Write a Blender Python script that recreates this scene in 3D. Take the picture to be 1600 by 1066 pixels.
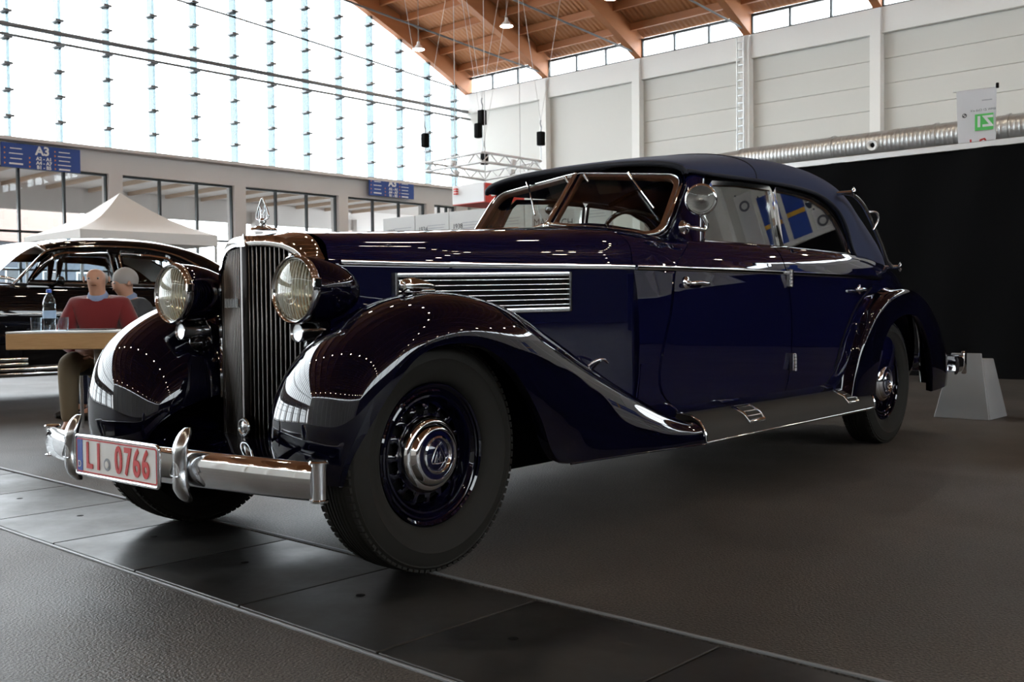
import bpy, bmesh, math, random
from mathutils import Vector, Matrix
random.seed(7)
PI = math.pi
S = bpy.context.scene
for o in list(bpy.data.objects): bpy.data.objects.remove(o)
COL = S.collection

# ------------------------------------------------------------------ camera
YAW, PIT, ROL = .7029, -.0299, -.0099
EYE = Vector((-2.288, -2.9605, .821)); FPX = 1600.0
_f = Vector((math.cos(YAW)*math.cos(PIT), math.sin(YAW)*math.cos(PIT), math.sin(PIT)))
_r0 = _f.cross(Vector((0, 0, 1))).normalized(); _u0 = _r0.cross(_f)
_r = _r0*math.cos(ROL) + _u0*math.sin(ROL); _u = -_r0*math.sin(ROL) + _u0*math.cos(ROL)
cd = bpy.data.cameras.new('camera'); cam = bpy.data.objects.new('camera', cd); COL.objects.link(cam)
cam.matrix_world = Matrix(((_r.x, _u.x, -_f.x, EYE.x), (_r.y, _u.y, -_f.y, EYE.y), (_r.z, _u.z, -_f.z, EYE.z), (0, 0, 0, 1)))
cd.sensor_width = 36; cd.lens = 36*FPX/1600; cd.clip_start = .05; cd.clip_end = 500
cd.dof.use_dof = True; cd.dof.focus_distance = 3.9; cd.dof.aperture_fstop = 9.0
S.camera = cam

# ------------------------------------------------------------------ sky, exposure
w = bpy.data.worlds.new('World'); S.world = w; w.use_nodes = True
bg = w.node_tree.nodes['Background']; bg.inputs[0].default_value = (.93, .97, 1, 1); bg.inputs[1].default_value = 9.0
vs = S.view_settings; vs.view_transform = 'Standard'; vs.look = 'None'; vs.exposure = 0.28; vs.gamma = 1; vs.use_curve_mapping = False

# ------------------------------------------------------------------ helpers
def ray(x, y): return _f + _r*((x-800)/FPX) - _u*((y-533)/FPX)
def onp(x, y, n, c):
    "point where the sight line of pixel (x, y) meets the plane n.P = c"
    n = Vector(n); d = ray(x, y); return EYE + d*((c - n.dot(EYE))/n.dot(d))
def onY(x, y, v): return onp(x, y, (0, 1, 0), v)
def onX(x, y, v): return onp(x, y, (1, 0, 0), v)
def onZ(x, y, v): return onp(x, y, (0, 0, 1), v)
HA = -.04                                     # the hall stands a little askew to the car
HX = Vector((math.cos(HA), math.sin(HA), 0)); HY = Vector((-math.sin(HA), math.cos(HA), 0))
def hp(a, b, z=0): return HX*a + HY*b + Vector((0, 0, z))

MATS = {}
def mat(name, col=(.5, .5, .5), rough=.5, metal=0, coat=0, emit=None, es=0, spec=.5, noise=None, bump=None, sheen=0, trans=0, ior=1.45):
    if name in MATS: return MATS[name]
    m = bpy.data.materials.new(name); m.use_nodes = True; MATS[name] = m
    nt = m.node_tree; b = nt.nodes['Principled BSDF']
    b.inputs['Base Color'].default_value = (*col, 1); b.inputs['Roughness'].default_value = rough
    b.inputs['Metallic'].default_value = metal; b.inputs['Coat Weight'].default_value = coat
    b.inputs['Coat Roughness'].default_value = .015; b.inputs['Specular IOR Level'].default_value = spec
    b.inputs['Sheen Weight'].default_value = sheen; b.inputs['Transmission Weight'].default_value = trans; b.inputs['IOR'].default_value = ior
    if emit: b.inputs['Emission Color'].default_value = (*emit, 1); b.inputs['Emission Strength'].default_value = es
    if noise or bump:
        tc = nt.nodes.new('ShaderNodeTexCoord')
    if noise:                                  # (scale, amount, detail, second colour, stretch)
        n = nt.nodes.new('ShaderNodeTexNoise'); n.inputs['Scale'].default_value = noise[0]; n.inputs['Detail'].default_value = noise[2]
        mp = nt.nodes.new('ShaderNodeMapping'); mp.inputs['Scale'].default_value = noise[4] if len(noise) > 4 else (1, 1, 1)
        nt.links.new(tc.outputs['Object'], mp.inputs[0]); nt.links.new(mp.outputs[0], n.inputs['Vector'])
        rp = nt.nodes.new('ShaderNodeValToRGB'); rp.color_ramp.elements[0].position = .5-noise[1]/2; rp.color_ramp.elements[1].position = .5+noise[1]/2
        rp.color_ramp.elements[0].color = (*col, 1); rp.color_ramp.elements[1].color = (*noise[3], 1)
        nt.links.new(n.outputs[0], rp.inputs[0]); nt.links.new(rp.outputs[0], b.inputs['Base Color'])
    if bump:                                   # (scale, strength, distance)
        n = nt.nodes.new('ShaderNodeTexNoise'); n.inputs['Scale'].default_value = bump[0]; n.inputs['Detail'].default_value = 4
        nt.links.new(tc.outputs['Object'], n.inputs['Vector'])
        bp = nt.nodes.new('ShaderNodeBump'); bp.inputs['Strength'].default_value = bump[1]; bp.inputs['Distance'].default_value = bump[2]
        nt.links.new(n.outputs[0], bp.inputs['Height']); nt.links.new(bp.outputs[0], b.inputs['Normal'])
    return m
def glassmat(name, tint=(1, 1, 1), ior=1.5, boost=1.0):
    m = bpy.data.materials.new(name); m.use_nodes = True; MATS[name] = m; nt = m.node_tree
    for n in list(nt.nodes): nt.nodes.remove(n)
    out = nt.nodes.new('ShaderNodeOutputMaterial'); mx = nt.nodes.new('ShaderNodeMixShader')
    t = nt.nodes.new('ShaderNodeBsdfTransparent'); t.inputs[0].default_value = (*tint, 1)
    g = nt.nodes.new('ShaderNodeBsdfGlossy'); g.inputs['Roughness'].default_value = .005
    fr = nt.nodes.new('ShaderNodeFresnel'); fr.inputs[0].default_value = ior
    mu = nt.nodes.new('ShaderNodeMath'); mu.operation = 'MULTIPLY'; mu.inputs[1].default_value = boost; mu.use_clamp = True
    ge = nt.nodes.new('ShaderNodeNewGeometry'); ml = nt.nodes.new('ShaderNodeMath'); ml.operation = 'MULTIPLY_ADD'
    ml.inputs[1].default_value = 1/ior-ior; ml.inputs[2].default_value = ior      # the same reflectance from both sides of a thin pane
    nt.links.new(ge.outputs['Backfacing'], ml.inputs[0]); nt.links.new(ml.outputs[0], fr.inputs[0])
    nt.links.new(fr.outputs[0], mu.inputs[0]); nt.links.new(mu.outputs[0], mx.inputs[0])
    nt.links.new(t.outputs[0], mx.inputs[1]); nt.links.new(g.outputs[0], mx.inputs[2]); nt.links.new(mx.outputs[0], out.inputs[0])
    return m

def tag(o, label=None, cat=None, group=None, kind=None):
    if label: o['label'] = label
    if cat: o['category'] = cat
    if group: o['group'] = group
    if kind: o['kind'] = kind
    return o
def empty(name, loc=(0, 0, 0), rz=0, label=None, cat=None, group=None, parent=None):
    o = bpy.data.objects.new(name, None); o.location = loc; o.rotation_euler = (0, 0, rz); COL.objects.link(o); o.parent = parent
    o.empty_display_size = .05
    return tag(o, label, cat, group)
def obj(name, data, m=None, parent=None, smooth=None, loc=None, rz=0):
    "data: (verts, faces) or a mesh; links ONE mesh object"
    if isinstance(data, tuple):
        me = bpy.data.meshes.new(name); me.from_pydata([tuple(v) for v in data[0]], [], data[1]); me.validate(); me.update()
        bm = bmesh.new(); bm.from_mesh(me); bmesh.ops.recalc_face_normals(bm, faces=bm.faces); bm.to_mesh(me); bm.free()
    else: me = data
    if m is not None and not me.materials:
        for k in (m if isinstance(m, (list, tuple)) else [m]): me.materials.append(MATS[k] if isinstance(k, str) else k)
    if smooth:
        me.polygons.foreach_set('use_smooth', [True]*len(me.polygons)); me.set_sharp_from_angle(angle=math.radians(smooth))
    o = bpy.data.objects.new(name, me); COL.objects.link(o); o.parent = parent
    if loc is not None: o.location = loc
    if rz: o.rotation_euler = (0, 0, rz)
    return o
def join(*ds):
    V = []; F = []
    for v, f in ds:
        n = len(V); V += [Vector(p) for p in v]; F += [tuple(i+n for i in q) for q in f]
    return V, F
def xf(d, M): return [M @ Vector(p) for p in d[0]], d[1]
def mv(d, v): v = Vector(v); return [Vector(p)+v for p in d[0]], d[1]
def box(c, s, R=None):
    c = Vector(c); hs = [k/2 for k in s]; V = []
    for z in (-1, 1):
        for y in (-1, 1):
            for x in (-1, 1):
                p = Vector((x*hs[0], y*hs[1], z*hs[2])); V.append(c + (R @ p if R else p))
    return V, [(0, 2, 3, 1), (4, 5, 7, 6), (0, 1, 5, 4), (2, 6, 7, 3), (0, 4, 6, 2), (1, 3, 7, 5)]
def bevel(d, wd=.005, seg=2, ang=30):
    bm = bmesh.new(); vs_ = [bm.verts.new(p) for p in d[0]]
    for f in d[1]:
        try: bm.faces.new([vs_[i] for i in f])
        except ValueError: pass
    bmesh.ops.recalc_face_normals(bm, faces=bm.faces)
    es = [e for e in bm.edges if len(e.link_faces) == 2 and e.calc_face_angle(0) > math.radians(ang)]
    bmesh.ops.bevel(bm, geom=es, offset=wd, segments=seg, affect='EDGES', profile=.5, clamp_overlap=True)
    bm.verts.index_update(); V = [v.co.copy() for v in bm.verts]; F = [tuple(v.index for v in f.verts) for f in bm.faces]; bm.free()
    return V, F
def bbox(c, s, wd=.005, seg=2, R=None): return bevel(box(c, s, R), wd, seg)
def grid(rows, cu=False, cv=False, flip=False):
    "rows of points -> quads"
    n = len(rows); k = len(rows[0]); V = [Vector(p) for r in rows for p in r]; F = []
    for i in range(n if cu else n-1):
        for j in range(k if cv else k-1):
            a = i*k+j; b = i*k+(j+1) % k; c = ((i+1) % n)*k+(j+1) % k; d = ((i+1) % n)*k+j
            F.append((a, d, c, b) if flip else (a, b, c, d))
    return V, F
def caps(d, k, n):
    "close both ends of a grid whose rows are closed rings of k points"
    V, F = d; return V, F + [tuple(range(k-1, -1, -1)), tuple(range((n-1)*k, n*k))]
def spline(pts, n, closed=False):
    "Catmull-Rom (centripetal-ish) through pts, n points resampled by arc length"
    P = [Vector(p) for p in pts]; m = len(P); out = []
    segs = m if closed else m-1
    for i in range(segs):
        p1, p2 = P[i], P[(i+1) % m]
        p0 = P[(i-1) % m] if (closed or i > 0) else p1*2-p2
        p3 = P[(i+2) % m] if (closed or i+2 < m) else p2*2-p1
        for k in range(24):
            t = k/24
            out.append(.5*((2*p1)+(p2-p0)*t+(2*p0-5*p1+4*p2-p3)*t*t+(3*p1-p0-3*p2+p3)*t**3))
    if not closed: out.append(P[-1].copy())
    else: out.append(out[0].copy())
    L = [0]
    for a, b in zip(out, out[1:]): L.append(L[-1]+(b-a).length)
    res = []; j = 0; cnt = n if not closed else n+1
    for i in range(cnt):
        s = L[-1]*i/(cnt-1)
        while j < len(L)-2 and L[j+1] < s: j += 1
        t = (s-L[j])/max(1e-9, L[j+1]-L[j]); res.append(out[j].lerp(out[j+1], min(1, max(0, t))))
    return res[:n]
def interp(xs, ys, x):
    "smooth (Catmull) interpolation of a table"
    if x <= xs[0]: return ys[0]
    if x >= xs[-1]: return ys[-1]
    i = max(k for k in range(len(xs)-1) if xs[k] <= x)
    def sl(k):
        if k <= 0: return (ys[1]-ys[0])/(xs[1]-xs[0])
        if k >= len(xs)-1: return (ys[-1]-ys[-2])/(xs[-1]-xs[-2])
        return (ys[k+1]-ys[k-1])/(xs[k+1]-xs[k-1])
    h = xs[i+1]-xs[i]; t = (x-xs[i])/h; m0 = sl(i)*h; m1 = sl(i+1)*h
    return (2*t**3-3*t*t+1)*ys[i]+(t**3-2*t*t+t)*m0+(-2*t**3+3*t*t)*ys[i+1]+(t**3-t*t)*m1
def frames(P, closed=False, up=None):
    T = []
    for i in range(len(P)):
        a = P[i-1] if (i > 0 or closed) else P[i]; b = P[(i+1) % len(P)] if (i < len(P)-1 or closed) else P[i]
        T.append((b-a).normalized())
    N = []; n = (up or Vector((0, 0, 1)))
    if abs(n.dot(T[0])) > .95: n = Vector((1, 0, 0))
    for t in T:
        if up and abs(up.dot(t)) < .97: n = up
        n = (n - t*n.dot(t)).normalized(); N.append(n)
    return T, N
def sweep(path, prof, closed=False, up=None, cap=True, scale=None):
    "closed 2D profile [(a, b)] swept: a along the side vector, b along the up vector"
    P = [Vector(p) for p in path]; T, N = frames(P, closed, up); rows = []
    for i, p in enumerate(P):
        B = T[i].cross(N[i]); s = scale[i] if scale else 1
        rows.append([p + B*(a*s) + N[i]*(b*s) for a, b in prof])
    d = grid(rows, cu=closed, cv=True)
    return d if closed or not cap else caps(d, len(prof), len(P))
def circ(r, n=10, sq=1.0): return [(r*math.cos(2*PI*k/n), r*sq*math.sin(2*PI*k/n)) for k in range(n)]
def tube(path, r, n=10, closed=False, scale=None, up=None): return sweep(path, circ(r, n), closed, up, True, scale)
def cyl(a, b, r, n=16, r2=None):
    a = Vector(a); b = Vector(b); return tube([a, b], r, n, scale=[1, (r2 if r2 is not None else r)/r])
def lathe(prof, axis=(0, 0, 1), o=(0, 0, 0), n=32, closed=False):
    "prof [(radius, height)] turned about axis through o"
    ax = Vector(axis).normalized(); e1 = ax.orthogonal().normalized(); e2 = ax.cross(e1); o = Vector(o)
    rows = []
    for k in range(n):
        a = 2*PI*k/n; e = e1*math.cos(a)+e2*math.sin(a)
        rows.append([o + e*r_ + ax*h for r_, h in prof])
    d = grid(rows, cu=True, cv=closed)
    bm = bmesh.new(); vv = [bm.verts.new(p) for p in d[0]]
    for f in d[1]: bm.faces.new([vv[i] for i in f])
    bmesh.ops.remove_doubles(bm, verts=bm.verts, dist=1e-6)
    bmesh.ops.dissolve_degenerate(bm, dist=1e-7, edges=bm.edges)
    bm.verts.index_update(); V = [v.co.copy() for v in bm.verts]; F = [tuple(v.index for v in f.verts) for f in bm.faces]; bm.free()
    return V, F
def sphere(c, r, n=16, m=10, s=(1, 1, 1)):
    V, F = lathe([(r*math.sin(PI*k/m), -r*math.cos(PI*k/m)) for k in range(m+1)], n=n)
    return [Vector((p.x*s[0], p.y*s[1], p.z*s[2]))+Vector(c) for p in V], F
def prism(outline, thick, o=(0, 0, 0), e1=(1, 0, 0), e2=(0, 0, 1), nrm=None):
    "flat outline [(a, b)] in the plane e1, e2 given a thickness (centred) along the normal"
    o = Vector(o); e1 = Vector(e1); e2 = Vector(e2); nn = Vector(nrm) if nrm else e1.cross(e2).normalized()
    k = len(outline); A = [o+e1*a+e2*b-nn*thick/2 for a, b in outline]; B = [p+nn*thick for p in A]
    return A+B, [tuple(range(k-1, -1, -1)), tuple(range(k, 2*k))] + [(i, (i+1) % k, k+(i+1) % k, k+i) for i in range(k)]
def solid(rows, th, cu=False, cv=False):
    "give a grid surface thickness th (to the side of -normal)"
    V, F = grid(rows, cu, cv); bm = bmesh.new(); vv = [bm.verts.new(p) for p in V]
    for f in F: bm.faces.new([vv[i] for i in f])
    bm.normal_update(); bmesh.ops.solidify(bm, geom=bm.faces[:], thickness=th)
    bm.verts.index_update(); V = [v.co.copy() for v in bm.verts]; F = [tuple(v.index for v in f.verts) for f in bm.faces]; bm.free()
    return V, F
def text(name, s, size, o, ex, ey, m, parent=None, depth=.002, align='CENTER', sx=1.0, bold=0.0, smooth=None):
    cu = bpy.data.curves.new(name, 'FONT'); cu.body = s; cu.size = size; cu.extrude = depth/2; cu.align_x = align; cu.align_y = 'CENTER'; cu.offset = bold; cu.resolution_u = 4
    t = bpy.data.objects.new(name, cu); COL.objects.link(t); dg = bpy.context.evaluated_depsgraph_get(); dg.update()
    me = bpy.data.meshes.new_from_object(t.evaluated_get(dg)); bpy.data.objects.remove(t); bpy.data.curves.remove(cu)
    ex = Vector(ex).normalized(); ey = Vector(ey); ey = (ey-ex*ey.dot(ex)).normalized(); ez = ex.cross(ey)
    M = Matrix(((ex.x*sx, ey.x, ez.x, o[0]), (ex.y*sx, ey.y, ez.y, o[1]), (ex.z*sx, ey.z, ez.z, o[2]), (0, 0, 0, 1)))
    me.transform(M); me.name = name
    me.materials.clear()
    return obj(name, me, m, parent)
def mirY(d): return [Vector((p[0], -p[1], p[2])) for p in d[0]], [tuple(reversed(f)) for f in d[1]]
def copy_tree(o, parent=None):
    c = o.copy(); COL.objects.link(c); c.parent = parent
    for ch in list(o.children): copy_tree(ch, c)
    return c

# ------------------------------------------------------------------ materials
mat('chrome', (.82, .83, .84), .06, 1); mat('chrome_dull', (.55, .56, .57), .22, 1); mat('steel', (.32, .33, .34), .35, 1)
mat('navy', (.0034, .0040, .0215), .5, 0, 1.0, spec=0); mat('navy_darkened', (.0018, .0019, .0075), .5, 0, 1.0, spec=0)  # fender navy: same paint, darkened to imitate its darker reflections
mat('black_paint', (.004, .004, .005), .5, 0, 1.0, spec=0); mat('black', (.004, .004, .004), .7, spec=.08); mat('black_gloss', (.008, .008, .009), .15)
mat('rubber', (.0145, .0135, .0115), .75, spec=.25, bump=(60, .12, .004)); mat('rubber_mat', (.024, .021, .017), .75, bump=(300, .15, .002))
mat('canvas', (.017, .025, .066), .9, sheen=.06, bump=(500, .18, .001)); mat('canvas_piping', (.006, .008, .016), .7)
mat('wood_dark', (.075, .03, .016), .3, 0, .6, noise=(9, .5, 5, (.12, .05, .025), (1, 8, 8)))
mat('leather', (.20, .075, .032), .5); mat('cloth_dark', (.012, .011, .011), .9); mat('trim_tan', (.32, .17, .09), .6)
mat('white', (.8, .8, .8), .5); mat('plate_white', (.78, .78, .76), .35); mat('red_ink', (.55, .02, .02), .4); mat('blue_ink', (.02, .07, .40), .4); mat('grey_ink', (.25, .27, .30), .4)
mat('asphalt', (.040, .036, .032), .55, spec=.5); mat('plate_steel', (.010, .010, .011), .32, 0)
mat('wall_white', (.80, .80, .78), .7); mat('wall_panel', (.60, .60, .57), .6); mat('wall_seam', (.46, .46, .44), .6)
mat('concrete', (.74, .70, .68), .8, noise=(.6, .6, 4, (.68, .65, .63)))
mat('timber', (.42, .165, .06), .55, noise=(1.2, .6, 5, (.34, .125, .045), (.15, .15, 4)))
mat('timber_deck', (.46, .20, .075), .6, noise=(.9, .6, 4, (.36, .145, .055)))
mat('dark_frame', (.045, .055, .06), .45); mat('rail', (.18, .19, .20), .4)
mat('back_wall_dark', (.05, .05, .055), .7); mat('curtain', (.0038, .0038, .0042), .95, spec=.1); mat('alu', (.62, .62, .62), .3, .9); mat('galv', (.50, .50, .49), .38, .8, noise=(3, .5, 4, (.42, .42, .42)))
mat('lamp', (1, .9, .75), .5, emit=(1, .86, .66), es=110.0)
glassmat('pane', (.97, .99, 1.0), 1.45); glassmat('fin', (.27, .305, .315), 1.3, .5); glassmat('carglass', (.86, .88, .86), 1.55, 1.4); glassmat('screenglass', (.94, .95, .94), 1.5, .8)

def asphalt_nodes():
    m = MATS['asphalt']; nt = m.node_tree; b = nt.nodes['Principled BSDF']; tc = nt.nodes.new('ShaderNodeTexCoord')
    def noise(sc, det=4):
        n = nt.nodes.new('ShaderNodeTexNoise'); n.inputs['Scale'].default_value = sc; n.inputs['Detail'].default_value = det
        nt.links.new(tc.outputs['Object'], n.inputs['Vector']); return n
    a = noise(.8, 5); f = noise(140, 2); mx = nt.nodes.new('ShaderNodeMix'); mx.data_type = 'RGBA'
    r1 = nt.nodes.new('ShaderNodeValToRGB'); r1.color_ramp.elements[0].color = (.042, .036, .031, 1); r1.color_ramp.elements[1].color = (.080, .068, .058, 1)
    r1.color_ramp.elements[0].position = .35; r1.color_ramp.elements[1].position = .65
    r2 = nt.nodes.new('ShaderNodeValToRGB'); r2.color_ramp.elements[0].color = (.35, .35, .35, 1); r2.color_ramp.elements[1].color = (1.7, 1.7, 1.7, 1)
    r2.color_ramp.elements[0].position = .35; r2.color_ramp.elements[1].position = .72
    nt.links.new(a.outputs[0], r1.inputs[0]); nt.links.new(f.outputs[0], r2.inputs[0])
    mx.blend_type = 'MULTIPLY'; mx.inputs['Factor'].default_value = 1
    nt.links.new(r1.outputs[0], mx.inputs['A']); nt.links.new(r2.outputs[0], mx.inputs['B']); nt.links.new(mx.outputs['Result'], b.inputs['Base Color'])
    f2 = noise(130, 2); bp = nt.nodes.new('ShaderNodeBump'); bp.inputs['Strength'].default_value = .75; bp.inputs['Distance'].default_value = .006
    nt.links.new(f2.outputs[0], bp.inputs['Height']); nt.links.new(bp.outputs[0], b.inputs['Normal'])
    g = noise(1.7, 3); mr = nt.nodes.new('ShaderNodeMapRange'); mr.inputs['To Min'].default_value = .40; mr.inputs['To Max'].default_value = .62
    nt.links.new(g.outputs[0], mr.inputs[0]); nt.links.new(mr.outputs[0], b.inputs['Roughness'])
asphalt_nodes()
def plate_nodes():
    m = MATS['plate_steel']; nt = m.node_tree; b = nt.nodes['Principled BSDF']; tc = nt.nodes.new('ShaderNodeTexCoord')
    n = nt.nodes.new('ShaderNodeTexNoise'); n.inputs['Scale'].default_value = 2.2; n.inputs['Detail'].default_value = 7; n.inputs['Roughness'].default_value = .65
    nt.links.new(tc.outputs['Object'], n.inputs['Vector'])
    r1 = nt.nodes.new('ShaderNodeValToRGB'); r1.color_ramp.elements[0].color = (.007, .007, .007, 1); r1.color_ramp.elements[1].color = (.032, .029, .026, 1)
    r1.color_ramp.elements[0].position = .42; r1.color_ramp.elements[1].position = .72
    nt.links.new(n.outputs[0], r1.inputs[0]); nt.links.new(r1.outputs[0], b.inputs['Base Color'])
    mr = nt.nodes.new('ShaderNodeMapRange'); mr.inputs['From Min'].default_value = .35; mr.inputs['From Max'].default_value = .7; mr.inputs['To Min'].default_value = .30; mr.inputs['To Max'].default_value = .55
    nt.links.new(n.outputs[0], mr.inputs[0]); nt.links.new(mr.outputs[0], b.inputs['Roughness'])
plate_nodes()
def deck_nodes():
    m = MATS['timber_deck']; nt = m.node_tree; b = nt.nodes['Principled BSDF']; tc = nt.nodes.new('ShaderNodeTexCoord')
    wv = nt.nodes.new('ShaderNodeTexWave'); wv.wave_type = 'BANDS'; wv.bands_direction = 'Y'; wv.inputs['Scale'].default_value = 1.6; wv.inputs['Distortion'].default_value = 0
    nt.links.new(tc.outputs['Object'], wv.inputs['Vector']); bp = nt.nodes.new('ShaderNodeBump'); bp.inputs['Strength'].default_value = .8; bp.inputs['Distance'].default_value = .03
    nt.links.new(wv.outputs[0], bp.inputs['Height']); nt.links.new(bp.outputs[0], b.inputs['Normal'])
deck_nodes()

# ------------------------------------------------------------------ the hall
A_, B_, BB = 29.6, 28.82, -40.0              # side walls at +-A_, glass gable at B_, back wall at BB (hall axes)
RZ = HA
def arch(h): return 17.3 - 7.1*(h/29.6)**2
BAY = 4.575; FEET = [28.65-BAY*k for k in range(16)]
def hobj(name, d, m, parent=None, smooth=None, kind='structure'):
    "geometry given in hall axes"
    o = obj(name, d, m, parent, smooth)
    if parent is None: o.rotation_euler = (0, 0, HA); tag(o, kind=kind)
    return o

# floor: asphalt slabs left and right of a service trench covered with steel plates
X0, X1 = -.61, .0
floor = hobj('floor', join(box(((-45+X0)/2, -4, -.15), (45+X0, 90, .3)), box(((45+X1)/2, -4, -.15), (45-X1, 90, .3)), box(((X0+X1)/2, -4, -.2), (X1-X0, 90, .2))), 'asphalt')
pl_me = None
for k in range(28):
    yb = -1.752 + .5985*(k-9)
    if pl_me is None:
        d = bevel(box((0, 0, -.02), (X1-X0-.03, .5985-.006, .035)), .0025, 1)
        o = obj('trench_plate', d, 'plate_steel', floor); pl_me = o.data
    else: o = obj('trench_plate', pl_me, None, floor)
    o.location = ((X0+X1)/2, yb+.299, .004)
    # lifting hole near the middle of each plate
    if -3 < yb < 4:
        h = obj('lifting_hole', lathe([(0, .0006), (.012, .0006), (.014, 0)], n=14), 'black', o, 20); h.location = (0, .12, -.0022)
for x in (X0-.006, X1+.006):
    obj('trench_edge_rail', bevel(box((x, -4, -.009), (.010, 90, .03)), .002, 1), 'rail', floor)

# side walls: ribbed panels between white columns, white head band, clerestory windows
for sgn, nm in ((1, 'wall_right'), (-1, 'wall_left')):
    x = sgn*A_
    wl = hobj(nm, box((x+sgn*.25, (B_+BB)/2, 4.7), (.3, B_-BB+.6, 9.4)), 'wall_seam')
    rows = [9.36-.78*i for i in range(13)]
    for bi in range(len(FEET)-1):
        ya, yb = FEET[bi]-.16, FEET[bi+1]+.16
        vis = sgn > 0 and 1 < bi < 6
        if vis:
            for i in range(len(rows)-1):
                zt, zb = rows[i], max(0, rows[i+1])
                if zt <= 0: break
                obj('panel', box((x+sgn*.06, (ya+yb)/2, (zt+zb)/2+.008), (.1, ya-yb, zt-zb-.014)), 'wall_panel', wl)
        else:
            obj('panel', box((x+sgn*.06, (ya+yb)/2, 4.7), (.1, ya-yb, 9.36)), 'wall_panel', wl)
    obj('head_band', box((x-sgn*.02, (B_+BB)/2, 9.77), (.28, B_-BB, .80)), 'wall_white', wl)
    for y in FEET[1:]:
        obj('column', box((x-sgn*.07, y, 5.07), (.42, .34, 10.14)), 'wall_white', wl)
    # clerestory
    for bi in range(len(FEET)-1):
        ya, yb = FEET[bi]-.12, FEET[bi+1]+.12
        wd = hobj('window_%d' % (bi+1 if sgn > 0 else bi+21), join(
            box((x, (ya+yb)/2, 10.21), (.1, ya-yb, .07)), box((x, (ya+yb)/2, 10.86), (.1, ya-yb, .09)),
            *[box((x, ya+(yb-ya)*t, 10.53), (.1, .07, .6)) for t in (0.008, .333, .667, .992)]), 'dark_frame')
        for t in range(3):
            y1 = ya+(yb-ya)*t/3; y2 = ya+(yb-ya)*(t+1)/3
            obj('pane', box((x, (y1+y2)/2, 10.53), (.012, abs(y1-y2)-.07, .57)), 'pane', wd)

wbk = hobj('wall_back', join(box((0, BB-.2, 5), (2*A_+.6, .3, 10)), *[box((-24.64+7.04*k, BB-.2, 11), (.3, .3, 10)) for k in range(8)]), 'back_wall_dark')  # unseen wall, made dark and tall so the bonnet side mirrors dark
obj('added_glazing', prism([(A_, 10)]+[(A_-2*A_*i/24, arch(A_-2*A_*i/24)) for i in range(25)]+[(-A_, 10)], .016, (0, BB-.2, 0)), 'pane', wbk)  # unseen glazing, added to let more daylight into the hall

# ceiling: timber deck on purlins and arched glulam beams
xs = [-A_-.12 + (2*A_+.24)*i/48 for i in range(49)]
ceil = hobj('ceiling', solid([[(h, y, arch(h)+.82) for y in (BB-.3, B_+.5)] for h in xs], .12), 'timber_deck', smooth=30)
def beam(y, parent):
    hs = [-A_-.1 + (2*A_+.2)*i/40 for i in range(41)]; rows = []
    for h in hs:
        b = arch(h)-.05; t = arch(h)+.80
        rows.append([(h, y-.14, b), (h, y+.14, b), (h, y+.14, t), (h, y-.14, t)])
    return obj('beam', caps(grid(rows, cv=True), 4, len(rows)), 'timber', parent, 25)
b0 = beam(0, ceil); b0.location = (0, FEET[0]-.1, 0)
for y in FEET[1:]:
    c = b0.copy(); COL.objects.link(c); c.location = (0, y, 0)
k = 0; h = 28.9
hh = []
while h > 0:
    hh.append(h); h -= 1.08
for h in hh + [-q for q in hh]:
    sl = math.atan(-2*7.1*h/29.6**2); R = Matrix.Rotation(-sl, 3, 'Y')
    obj('purlin', box((h, (B_+BB)/2, arch(h)+.82-.15), (.12, B_-BB, .26), None), 'timber', ceil)
# tie rods under the beams
for y in FEET[:8]:
    pts = [(29.3, y, 10.38), (15, y, 11.42), (0, y, 12.0), (-15, y, 11.42), (-29.3, y, 10.38)]
    obj('tie_rod', tube(spline(pts, 17), .035, 6), 'rail', ceil, 60)

# glass gable
gb = hobj('wall_glass_gable', join(box((0, B_+.1, 5.68), (2*A_, .5, .72)), box((0, B_-.05, 6.06), (2*A_, .85, .10))), 'concrete')
for k in range(-6, 7):
    obj('pier', box((4.5875*k-.15 if k else -.15, B_+.1, 2.66), (.46, .5, 5.32)), 'concrete', gb)
obj('pier', box((29.25, B_+.1, 3.0), (.7, .5, 6.0)), 'concrete', gb)
MX = [28.84-1.545*k for k in range(38)]
fin_me = {}
for q, x in enumerate(MX):
    top = arch(x)+.0; L = top-6.1
    if L < .4: continue
    o = obj('mullion', bevel(box((x, B_-.12, 6.1+L/2), (.09, .36, L)), .01, 1), 'fin', gb)
    if x > 8:
        zz = [6.75+.775*i for i in range(14) if 6.75+.775*i < top-.1]
        obj('clamp', join(*[box((x, B_-.16, z) if False else (x, B_-.12, z), (.26, .42, .06)) for z in zz]), 'rail', o)
# double rail across the gable
for z, r in ((9.42, .075), (9.12, .045)):
    obj('wind_rail', cyl((-A_, B_-.35, z), (A_, B_-.35, z), r, 8), 'rail', gb, 60)
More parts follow.
